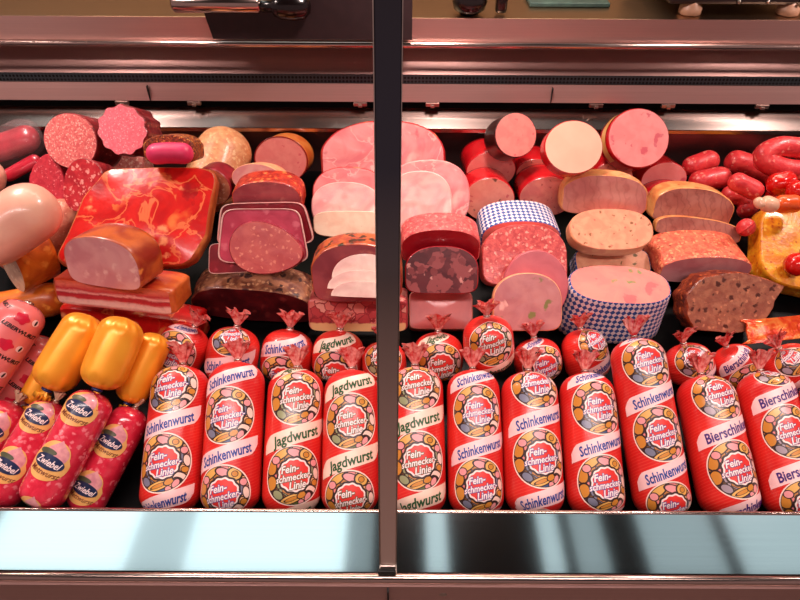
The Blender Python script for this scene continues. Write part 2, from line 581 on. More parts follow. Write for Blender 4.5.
    meat('bologna_fleck', C(240, 142, 124), C(230, 122, 112), 60, [(C(196, 88, 76), 130, .35, .35, .5)], bump=.05)
    meat('mortadella', C(244, 150, 146), C(238, 136, 134), 40, [(C(216, 92, 104), 34, .42, .25, .25), (C(222, 108, 116), 80, .3, .15, .3)], bump=.05)
    plain('white_cut', C(250, 196, 168), .4, var=C(246, 186, 158), vs=20)
    meat('ham_yellow', C(240, 170, 122), C(232, 146, 108), 60, [], coat=.2)
    plain('black_casing', C(52, 22, 20), .3, coat=.4)
    lozenge('lozenge', C(40, 78, 150), C(240, 224, 226), .0052)
    meat('coarse_pink', C(216, 90, 84), C(190, 60, 62), 100, [(C(242, 156, 138), 150, .5, .4, .5)], bump=.6, rough=.45)
    meat('ham_olive', C(200, 124, 120), C(182, 102, 104), 24, [(C(126, 112, 48), 40, .42, .24, .3), (C(236, 170, 158), 50, .5, .3, .7)], coat=.4)
    meat('ham_mauve_pale', C(204, 98, 106), C(190, 84, 94), 24, [], coat=.3)
    meat('turkey_cut', C(228, 156, 142), C(214, 132, 124), 20, [], coat=.2, wave=(C(190, 104, 98), 30, 9, .5))
    meat('turkey_rind', C(240, 168, 100), C(224, 130, 74), 40, [(C(200, 96, 56), 80, .4, .25, .6)], coat=.2, bump=.4)
    meat('loaf_speck', C(244, 164, 128), C(236, 146, 114), 60, [(C(150, 96, 60), 95, .3, .28, .4), (C(226, 110, 92), 110, .3, .25, .5)], bump=.1)
    meat('loaf_herb', C(240, 176, 138), C(230, 154, 120), 60, [(C(116, 92, 44), 80, .36, .32, .4)], bump=.1)
    meat('loaf_olive', C(222, 112, 100), C(210, 98, 92), 30, [(C(184, 56, 66), 26, .45, .26, .25), (C(120, 112, 44), 40, .45, .26, .3)], bump=.08, coat=.3)
    meat('roast_grey', C(196, 132, 116), C(174, 104, 92), 22, [], wave=(C(122, 60, 52), 34, 10, .4), coat=.15)
    meat('turkey_crumb', C(236, 120, 84), C(214, 84, 62), 110, [(C(246, 160, 112), 150, .5, .4, .5), (C(150, 60, 36), 120, .35, .14, .5)], bump=.8, rough=.45)
    meat('breast_cut', C(206, 140, 140), C(190, 114, 118), 24, [], coat=.3)
    meat('meatloaf_cut', C(176, 112, 84), C(150, 86, 66), 60, [(C(84, 38, 28), 80, .45, .42, .5), (C(204, 132, 98), 110, .4, .35, .5)], bump=.4)
    meat('meatloaf_crust', C(150, 62, 30), C(96, 30, 18), 70, [(C(190, 90, 44), 110, .5, .35, .5)], bump=.8, coat=.2)
    meat('mett_skin', C(224, 62, 62), C(206, 40, 48), 70, [(C(240, 128, 112), 110, .45, .35, .6)], coat=.12, rough=.42, bump=.3)
    plain('tomato', C(214, 24, 16), .2, coat=.6, var=C(196, 14, 12), vs=20)
    plain('orange_veg', C(232, 96, 34), .25, coat=.5, var=C(214, 66, 26), vs=30)
    plain('garlic', C(240, 190, 156), .35, coat=.2, var=C(226, 162, 130), vs=40)
    plain('green_stalk', C(60, 84, 30), .5)
    meat('omelette', C(240, 164, 34), C(216, 122, 22), 60, [(C(188, 84, 22), 120, .4, .28, .6), (C(250, 194, 80), 90, .45, .3, .7)], bump=.4, coat=.3)
    m = Mat('foil_orange', .25, .5, .35, .4)
    nn = m.noise(m.co(), 46, 3, 1)
    m.base(m.ramp(nn, [(.3, C(190, 30, 20)), (.5, C(224, 80, 30)), (.7, C(240, 150, 70))]))
    m.bump(nn, .5, .004)
    MATS['foil_orange'] = m.m
    # packs
    red_pack('red_pack')
    for k, acc, tint in (('schinken', C(58, 84, 128), C(120, 120, 140)), ('jagd', C(88, 98, 50), C(150, 150, 110)), ('bier', C(96, 70, 110), C(160, 140, 150))):
        collage('collage_' + k, acc, tint)
    plain('ink_schinken', C(44, 70, 150), .4)
    plain('ink_jagd', C(34, 84, 40), .4)
    plain('ink_bier', C(72, 30, 116), .4)
    plain('paper_pink', C(250, 208, 206), .38, var=C(246, 196, 196))
    plain('paper_cream', C(250, 216, 196), .38, var=C(246, 204, 184))
    plain('ink_white', C(250, 226, 222), .38, var=C(246, 216, 214))
    plain('foil_red', C(206, 30, 38), .24, coat=.5, var=C(246, 170, 158), vs=110, bump=.2)
    plain('clip_metal', C(200, 186, 176), .3, metal=1)
    m = Mat('gold_foil', .36, .5, .3, .15)
    nn = m.noise(m.co(), 18, 2)
    m.base(m.mix(m.step(nn, .3, .7), C(252, 172, 48), C(244, 150, 34)))
    m.bump(nn, .1)
    MATS['gold_foil'] = m.m
    plain('clip_blue', C(30, 50, 110), .35, metal=.3)
    meat('zwiebel_skin', C(222, 48, 72), C(206, 34, 58), 60, [(C(240, 120, 130), 110, .5, .4, .6)], coat=.9, rough=.22, bump=.25)
    plain('label_yellow', C(236, 180, 104), .35, coat=.4, var=C(230, 164, 92))
    plain('onion_pink', C(232, 160, 160), .35, coat=.4, var=C(206, 128, 140), vs=120)
    plain('label_navy', C(36, 46, 84), .3, coat=.4, var=C(24, 34, 66))
    plain('ink_brown', C(120, 50, 26), .4)
    plain('label_olive', C(84, 84, 60), .4)
    plain('leber_skin', C(238, 128, 122), .33, coat=.4, var=C(228, 108, 106), vs=20)
    plain('ink_black', C(34, 20, 22), .4)
    plain('rose_red', C(212, 20, 56), .35)
    # fittings
    steel('steel_ledge', C(214, 216, 218), .08, .0, .03)
    steel('steel_rear', C(214, 178, 170), .3, .4, .1)
    steel('steel_warm', C(212, 170, 162), .38, .3, .1, .72)
    steel('steel_bright', C(214, 190, 180), .2, .3, .08)
    steel('steel_panel', C(128, 96, 94), .34, .3, .1, .8)
    plain('deck_black', C(8, 7, 8), .4, var=C(5, 5, 6), spec=.08)
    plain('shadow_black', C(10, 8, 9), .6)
    plain('board_brown', C(44, 26, 28), .5, var=C(38, 22, 24))
    plain('knob_black', C(20, 12, 12), .22, coat=.4)
    plain('plate_green', C(74, 104, 96), .4, var=C(60, 84, 80))
    plain('case_white', C(190, 176, 172), .4)
    plain('case_dark', C(40, 26, 26), .4)
    plain('foot_cream', C(206, 160, 130), .4)
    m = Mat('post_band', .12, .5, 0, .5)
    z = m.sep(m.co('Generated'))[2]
    m.base(m.ramp(z, [(0, C(176, 148, 136)), (.2, C(150, 120, 110)), (.4, C(104, 84, 78)), (.55, C(52, 44, 44)), (.68, C(16, 16, 26)), (1, C(10, 11, 20))]))  # black printed band; its pale foot and dark top paint in reflections
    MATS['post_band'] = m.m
    m = Mat('grille', .4, .5, .6)
    s = m.mapping(m.co(), scale=(1, 1, 1))
    d = m.vor(s, 135, rnd=0.0)
    m.base(m.mix(m.math('LESS_THAN', d, .34), C(58, 64, 68), C(4, 4, 6)))
    MATS['grille'] = m.m
    m = Mat('film', .08, .5, 0, .3)
    m.b.inputs['Alpha'].default_value = .1
    m.base(C(230, 190, 190))
    MATS['film'] = m.m


# ------------------------------------------------------------------ objects
def mesh_obj(name, V, F, mat, parent=None, U=None, smooth=True, mi=None, mats=None):
    me = bpy.data.meshes.new(name)
    me.from_pydata([tuple(v) for v in V], [], F)
    if U:
        uv = me.uv_layers.new(name='UVMap')
        flat = [c for f in U for p in f for c in p]
        uv.data.foreach_set('uv', flat)
    for k in (mats or [mat]):
        me.materials.append(MATS[k])
    if mi:
        me.polygons.foreach_set('material_index', mi)
    if smooth:
        me.polygons.foreach_set('use_smooth', [True] * len(me.polygons))
    me.validate()
    o = bpy.data.objects.new(name, me)
    COL.objects.link(o)
    if parent is not None:
        o.parent = parent
    return o


def thing(name, label, cat, loc=(0, 0, 0), rot=None, group=None):
    o = bpy.data.objects.new(name, None)
    COL.objects.link(o)
    o.empty_display_size = .02
    m = (rot or Matrix.Identity(3)).to_4x4()
    m.translation = Vector(loc)
    o.matrix_world = m
    tag(o, label, cat, group)
    return o


def tag(o, label, cat, group=None):
    o['label'] = label
    o['category'] = cat
    if group:
        o['group'] = group


def struct(o):
    o['kind'] = 'structure'
    return o


def join(*geos):
    V, F = [], []
    for v, f in geos:
        b = len(V)
        V += list(v)
        F += [tuple(i + b for i in q) for q in f]
    return V, F


def box_geo(x0, x1, y0, y1, z0, z1, bev=0):
    bm = bmesh.new()
    bmesh.ops.create_cube(bm, size=1)
    for v in bm.verts:
        v.co = Vector(((x0 + x1) / 2 + v.co.x * (x1 - x0), (y0 + y1) / 2 + v.co.y * (y1 - y0), (z0 + z1) / 2 + v.co.z * (z1 - z0)))
    if bev:
        bmesh.ops.bevel(bm, geom=bm.edges[:], offset=bev, segments=2, affect='EDGES', profile=.5)
    V = [v.co.copy() for v in bm.verts]
    bm.verts.index_update()
    F = [tuple(v.index for v in f.verts) for f in bm.faces]
    bm.free()
    return V, F


def lathe_geo(prof, n=28, axis='Z'):
    V, F = [], []
    for (r, z) in prof:
        for i in range(n):
            t = 2 * math.pi * i / n
            V.append(Vector((r * math.cos(t), r * math.sin(t), z)) if axis == 'Z' else Vector((z, r * math.cos(t), r * math.sin(t))))
    for j in range(len(prof) - 1):
        for i in range(n):
            i2 = (i + 1) % n
            F.append((j * n + i, j * n + i2, (j + 1) * n + i2, (j + 1) * n + i))
    F.append(tuple(range(n))[::-1])
    F.append(tuple((len(prof) - 1) * n + i for i in range(n)))
    return V, F


TEXTS = {}


def text2d(s, bold=.02, shear=.25, space=1.0):
    """Flat triangles of a word, centred, capitals one unit high."""
    k = (s, bold, shear, space)
    if k in TEXTS:
        return TEXTS[k]
    cu = bpy.data.curves.new('word', 'FONT')
    cu.body = s
    cu.size = 1.4
    cu.offset = bold
    cu.shear = shear
    cu.space_character = space
    cu.resolution_u = 2
    cu.align_x = 'CENTER'
    o = bpy.data.objects.new('word', cu)
    COL.objects.link(o)
    dg = bpy.context.evaluated_depsgraph_get()
    ev = o.evaluated_get(dg)
    me = ev.to_mesh()
    bm = bmesh.new()
    bm.from_mesh(me)
    ev.to_mesh_clear()
    bmesh.ops.triangulate(bm, faces=bm.faces[:])
    long = [e for e in bm.edges if e.calc_length() > .45]
    if long:
        bmesh.ops.subdivide_edges(bm, edges=long, cuts=1)
        bmesh.ops.triangulate(bm, faces=bm.faces[:])
    bm.verts.index_update()
    V = [(v.co.x, v.co.y - .5) for v in bm.verts]
    F = []
    for f in bm.faces:
        a, b, c = [V[v.index] for v in f.verts]
        ids = tuple(v.index for v in f.verts)
        F.append(ids if (b[0] - a[0]) * (c[1] - a[1]) - (b[1] - a[1]) * (c[0] - a[0]) > 0 else ids[::-1])
    bm.free()
    bpy.data.objects.remove(o)
    bpy.data.curves.remove(cu)
    TEXTS[k] = (V, F)
    return TEXTS[k]


def drape_text(body, s, u0, v0, size, ang, off, bold=.02, shear=.25, widen=1.0, arc=0, space=1.0):
    V2, F = text2d(s, bold, shear, space)
    ca, sa = math.cos(ang), math.sin(ang)
    V = []
    for (x, y) in V2:
        x, y = x * size * widen, y * size
        y -= arc * x * x
        V.append(body.P(u0 + x * ca - y * sa, v0 + x * sa + y * ca, off))
    return V, F


def patch(body, pts, u0, v0, off, rings=6, scale=(1, 1)):
    """A printed shape on the skin: outline PTS around (0,0), draped; UV is the shape's own coordinates."""
    V, U2 = [], []
    n = len(pts)
    for k in range(rings):
        s = 1 - k / rings
        for (x, y) in pts:
            V.append(body.P(u0 + x * s * scale[0], v0 + y * s * scale[1], off))
            U2.append((x * s, y * s))
    V.append(body.P(u0, v0, off))
    U2.append((0, 0))
    F = []
    for k in range(rings - 1):
        for i in range(n):
            i2 = (i + 1) % n
            F.append((k * n + i, k * n + i2, (k + 1) * n + i2, (k + 1) * n + i))
    for i in range(n):
        F.append(((rings - 1) * n + i, (rings - 1) * n + (i + 1) % n, rings * n))
    return V, F, [tuple(U2[i] for i in f) for f in F]


def strip_patch(body, mid, hb, corner, u0, v0, off, rows=6):
    """A slanting printed band with its lower left and upper right corners rounded away."""
    V, F = [], []
    u1, u2 = mid[0][0], mid[-1][0]
    for (u, v) in mid:
        lo, hi = -hb, hb
        dl, dr = (u - u1) / corner, (u2 - u) / corner
        if dl < 1:
            hi = hb - hb * .9 * (1 - dl) ** 2
        if dr < 1:
            lo = -hb + hb * .9 * (1 - dr) ** 2
        for k in range(rows):
            V.append(body.P(u0 + u, v0 + v + lo + (hi - lo) * k / (rows - 1), off))
    for i in range(len(mid) - 1):
        for k in range(rows - 1):
            q = i * rows + k
            F.append((q, q + rows, q + rows + 1, q + 1))
    return V, F, [tuple((0, 0) for _ in f) for f in F]


def tuft_geo(R, rng, length=.72, spread=.4, lean=0):
    """The gathered foil end above the clip: a pleated fan."""
    n = 40
    V, F = [], []
    prof = [(.16, -.02), (.13, .06), (.1, .12), (.14, .2), (.22, .36), (.32, .56), (spread, length)]
    ph = rng.random() * 6
    for j, (r, z) in enumerate(prof):
        for i in range(n):
            t = 2 * math.pi * i / n
            a = max(0, j - 2) / 4
            k = 1 + a * (.34 * math.cos(9 * t + ph) + .14 * math.cos(14 * t))
            zz = z * (1 + a * .12 * math.cos(5 * t + ph * 2)) if j > 2 else z
            V.append(Vector((r * k * math.cos(t) * R, zz * R, (r * k * math.sin(t) * .62 + a * lean * z) * R)))
    for j in range(len(prof) - 1):
        for i in range(n):
            i2 = (i + 1) % n
            F.append((j * n + i, (j + 1) * n + i, (j + 1) * n + i2, j * n + i2))
    return V, F


def torus_geo(R, r, n=20, m=8):
    V, F = [], []
    for i in range(n):
        t = 2 * math.pi * i / n
        for j in range(m):
            p = 2 * math.pi * j / m
            V.append(Vector(((R + r * math.cos(p)) * math.cos(t), r * math.sin(p), (R + r * math.cos(p)) * math.sin(t))))
    for i in range(n):
        for j in range(m):
            F.append((i * m + j, i * m + (j + 1) % m, ((i + 1) % n) * m + (j + 1) % m, ((i + 1) % n) * m + j))
    return V, F


OVAL = [(math.cos(2 * math.pi * i / 48), math.sin(2 * math.pi * i / 48)) for i in range(48)]


def shifted(V, d):
    return [v + d for v in V]


WORD = {'schinken': 'Schinkenwurst', 'jagd': 'Jagdwurst', 'bier': 'Bierschinken'}


def packed_log(root, L, R, kind, phase, dth, seed):
    """Red packed sausage: casing, round labels and name bands with lettering, foil end and clip."""
    rng = random.Random(seed)
    b = Body(L, R, .75, .85)
    V, F, U = b.skin()
    mesh_obj('casing', V, F, 'red_pack', root, U)
    per, du = 2.6 * R, R * dth
    total = b.cum[-1]
    k0 = R / .0435
    v0 = b.v_of_y(-L / 2 + phase * L)
    ink = 'ink_' + kind
    for k in (-2, -1, 0, 1, 2):
        v = v0 + k * per
        if -.55 * R < v < total - .12 * R:
            pts = [(x, y) for (x, y) in OVAL]
            V, F, U = patch(b, pts, du, v, .0003 * k0, 10, (R * 1.0, R * .98))
            lab = mesh_obj('round_label', V, F, 'collage_' + kind, root, U)
            V, F, mi = [], [], []
            for (word, ox, oy, sz) in (('Fein-', -.1, .24, .3), ('schmecker-', .0, -.04, .265), ('Linie', .06, -.31, .3)):
                a = .2
                uu = du + R * (ox * math.cos(a) - oy * math.sin(a))
                vv = v + R * (ox * math.sin(a) + oy * math.cos(a))
                for q, (bold, off) in enumerate(((.11, .00055), (.03, .0008))):
                    v1, f1 = drape_text(b, word, uu, vv, R * sz * .8, a, off * k0, bold, .3, .88)
                    base = len(V)
                    V += v1
                    F += [tuple(i + base for i in f) for f in f1]
                    mi += [q] * len(f1)
            mesh_obj('lettering', V, F, None, lab, None, False, mi, [ink, 'ink_white'])
        v += per / 2
        if .12 * R < v < total - .1 * R:
            hb = R * .29
            u1, u2, s = -1.15 * R, 1.2 * R, .3
            V, F, U = strip_patch(b, [(u1 + (u2 - u1) * i / 20, s * (u1 + (u2 - u1) * i / 20)) for i in range(21)], hb, .3 * R, du, v, .0004 * k0)
            band = mesh_obj('name_band', V, F, 'paper_cream' if kind == 'jagd' else 'paper_pink', root, U)
            V, F = drape_text(b, WORD[kind], du + .03 * R, v, R * .34, .29, .0007 * k0, .035, .22, {'jagd': .86, 'bier': .76, 'schinken': .64}[kind])
            mesh_obj('lettering', V, F, ink, band, None, False)
    V, F = tuft_geo(R, rng, lean=rng.uniform(.4, .75))
    mesh_obj('foil_tuft', shifted(V, Vector((0, L / 2, 0))), F, 'foil_red', root)
    V, F = torus_geo(.11 * R, .04 * R)
    mesh_obj('clip', shifted(V, Vector((0, L / 2 + .09 * R, 0))), F, 'clip_metal', root)


def onion_pack(root, L, R, phase, dth, seed):
    """Clear-skinned red sausage with onion-shaped labels."""
    b = Body(L, R, .7, .8)
    V, F, U = b.skin()
    mesh_obj('skin', V, F, 'zwiebel_skin', root, U)
    k0 = R / .033
    per = 2.5 * R
    v0 = b.v_of_y(-L / 2 + phase * L)
    onion = []
    for i in range(32):
        t = 2 * math.pi * i / 32
        x, y = math.cos(t), math.sin(t)
        if y > .3:
            x *= max(.12, 1 - (y - .3) * 1.25)
            y *= 1.25
        onion.append((x, y))
    for k in (-2, -1, 0, 1, 2):
        v = v0 + k * per
        if not -.3 * R < v < b.cum[-1] - .2 * R:
            continue
        du = dth * R
        blob = [(x * .95, y * .8 - .1) if y < .25 else (x * .8 + .12 * y, y * .85) for (x, y) in OVAL]
        V, F, U = patch(b, blob, du, v, .0004 * k0, 6, (R, R))
        lab = mesh_obj('label', V, F, 'label_yellow', root, U)
        V, F, U = patch(b, onion, du + .22 * R, v + .3 * R, .0007 * k0, 5, (R * .5, R * .5))
        mesh_obj('onion_picture', V, F, 'onion_pink', lab, U)
        V, F, U = patch(b, [(x, y + .12 * x) for x, y in OVAL], du - .2 * R, v + .3 * R, .0009 * k0, 4, (R * .42, R * .14))
        mesh_obj('name_plate', V, F, 'label_olive', lab, U)
        V, F, U = patch(b, [(x, y - .1 * x) for x, y in OVAL], du + .02 * R, v - .1 * R, .001 * k0, 5, (R * .72, R * .32))
        pl = mesh_obj('name_plate', V, F, 'label_navy', lab, U)
        a = -.1
        V, F = drape_text(b, 'Zwiebel', du + .02 * R, v - .1 * R, R * .3, a, .0013 * k0, .02, .35, .8)
        mesh_obj('lettering', V, F, 'ink_white', lab, None, False)
        V, F = drape_text(b, 'Mettwurst', du + .02 * R, v - .55 * R, R * .24, a, .001 * k0, .015, .35, .95, -3.5 / (R / .033) * 1)
        mesh_obj('lettering', V, F, 'ink_brown', lab, None, False)
    rng = random.Random(seed)
    V, F = tuft_geo(R, rng, .6, .22, .3)
    mesh_obj('tied_end', shifted(V, Vector((0, L / 2, 0))), F, 'foot_cream', root)
    V, F = torus_geo(.12 * R, .05 * R)
    mesh_obj('clip', shifted(V, Vector((0, L / 2 + .08 * R, 0))), F, 'clip_metal', root)
    mesh_obj('clip', shifted(V, Vector((0, -L / 2 - .02 * R, 0))), F, 'clip_metal', root)


def liver_pack(root, L, R, phase, dth, seed):
    """Pink printed liver sausage with roses and black names."""
    b = Body(L, R, .7, .8)
    V, F, U = b.skin()
    mesh_obj('skin', V, F, 'leber_skin', root, U)
    k0 = R / .037
    for k in range(-3, 4):
        for j, uo in enumerate((-1.0, .75)):
            v = b.v_of_y(-L / 2 + phase * L) + k * 1.25 * R + j * .45 * R
            if not .15 * R < v < b.cum[-1] - .15 * R:
                continue
            u = uo * R + dth * R
            rose = [(x * (1 + .14 * math.cos(5 * math.atan2(y, x))), y * (1 + .14 * math.cos(5 * math.atan2(y, x)))) for x, y in OVAL]
            V, F, U = patch(b, rose, u - .1 * R, v + .05 * R, .0004 * k0, 5, (R * .3, R * .24))
            mesh_obj('rose_print', V, F, 'rose_red', root, U)
            V, F, U = patch(b, OVAL, u + .5 * R, v + .05 * R, .0004 * k0, 4, (R * .17, R * .15))
            em = mesh_obj('round_emblem', V, F, 'paper_pink', root, U)
            V, F, U = patch(b, [(x, y + .5 * x) for x, y in OVAL], u + .52 * R, v + .05 * R, .0007 * k0, 3, (R * .06, R * .1))
            mesh_obj('emblem_mark', V, F, 'ink_black', em, U)
            V, F = drape_text(b, 'LEBERWURST', u + .1 * R, v - .48 * R, R * .17, -.12, .0006 * k0, .05, .15, 1.15)
            mesh_obj('lettering', V, F, 'ink_black', root, None, False)
    V, F = torus_geo(.14 * R, .06 * R)
    mesh_obj('clip', shifted(V, Vector((0, L / 2 + .02 * R, 0))), F, 'clip_metal', root)


def gold_pack(root, L, R, phase, dth, seed):
    b = Body(L, R, .8, .8, 2.2, .16)
    V, F, U = b.skin(66, .06)
    mesh_obj('foil_skin', V, F, 'gold_foil', root, U)
    rng = random.Random(seed)
    V, F = tuft_geo(R, rng, .3, .3, .1)
    mesh_obj('gathered_end', shifted([Vector((v.x, -v.y, v.z)) for v in V], Vector((0, -L / 2, 0))), [f[::-1] for f in F], 'gold_foil', root)
    V, F = torus_geo(.17 * R, .08 * R)
    mesh_obj('clip', shifted(V, Vector((0, -L / 2 - .06 * R, 0))), F, 'clip_blue', root)


PACKS = {'zwiebel': onion_pack, 'leber': liver_pack, 'gold': gold_pack}


def loaf_parts(root, w, h, L, sp_, hi=True):
    (sv, sf, su), (fv, ff) = loaf_geo(w, h, L, sp_.get('o', 'round'), sp_.get('seed', 0), sp_.get('bev', .035), sp_.get('dome', 0), sp_.get('bump', .02),
                                      sp_.get('back', .86), sp_.get('n', 64), sp_.get('nz', 8), sp_.get('lumps', 3.0), sp_.get('sag', 0), sp_.get('taper', 0))
    mesh_obj(sp_.get('pn', 'casing'), sv, sf, sp_['side'], root, su)
    mesh_obj('cut_face', fv, ff, sp_['face'], root)
    if sp_.get('band'):
        ol = outline(sp_.get('o', 'round'), 64, sp_.get('seed', 0))
        part = [k % 64 for k in range(18, 40)]
        V, F = [], []
        for z in (-.22, -.62):
            V += [Vector((ol[k][0] * w * 1.018, ol[k][1] * h * 1.018, z * L)) for k in part]
        n = len(part)
        F = [(i, i + n, i + n + 1, i + 1) for i in range(n - 1)]
        mesh_obj('label_band', V, F, sp_['band'], root)
    if sp_.get('rim'):
        ol = outline(sp_.get('o', 'round'), 64, sp_.get('seed', 0))
        V, F = [], []
        for j, (s, z) in enumerate(((1.012, -.012), (1.014, .003), (.985, .003), (.98, -.002))):
            V += [Vector((x * w * s, y * h * s, z * (w + h))) for x, y in ol]
        n = len(ol)
        for j in range(3):
            for i in range(n):
                F.append((j * n + i, j * n + (i + 1) % n, (j + 1) * n + (i + 1) % n, (j + 1) * n + i)[::-1])
        mesh_obj(sp_.get('rimname', 'fat_rim'), V, F, sp_['rim'], root)

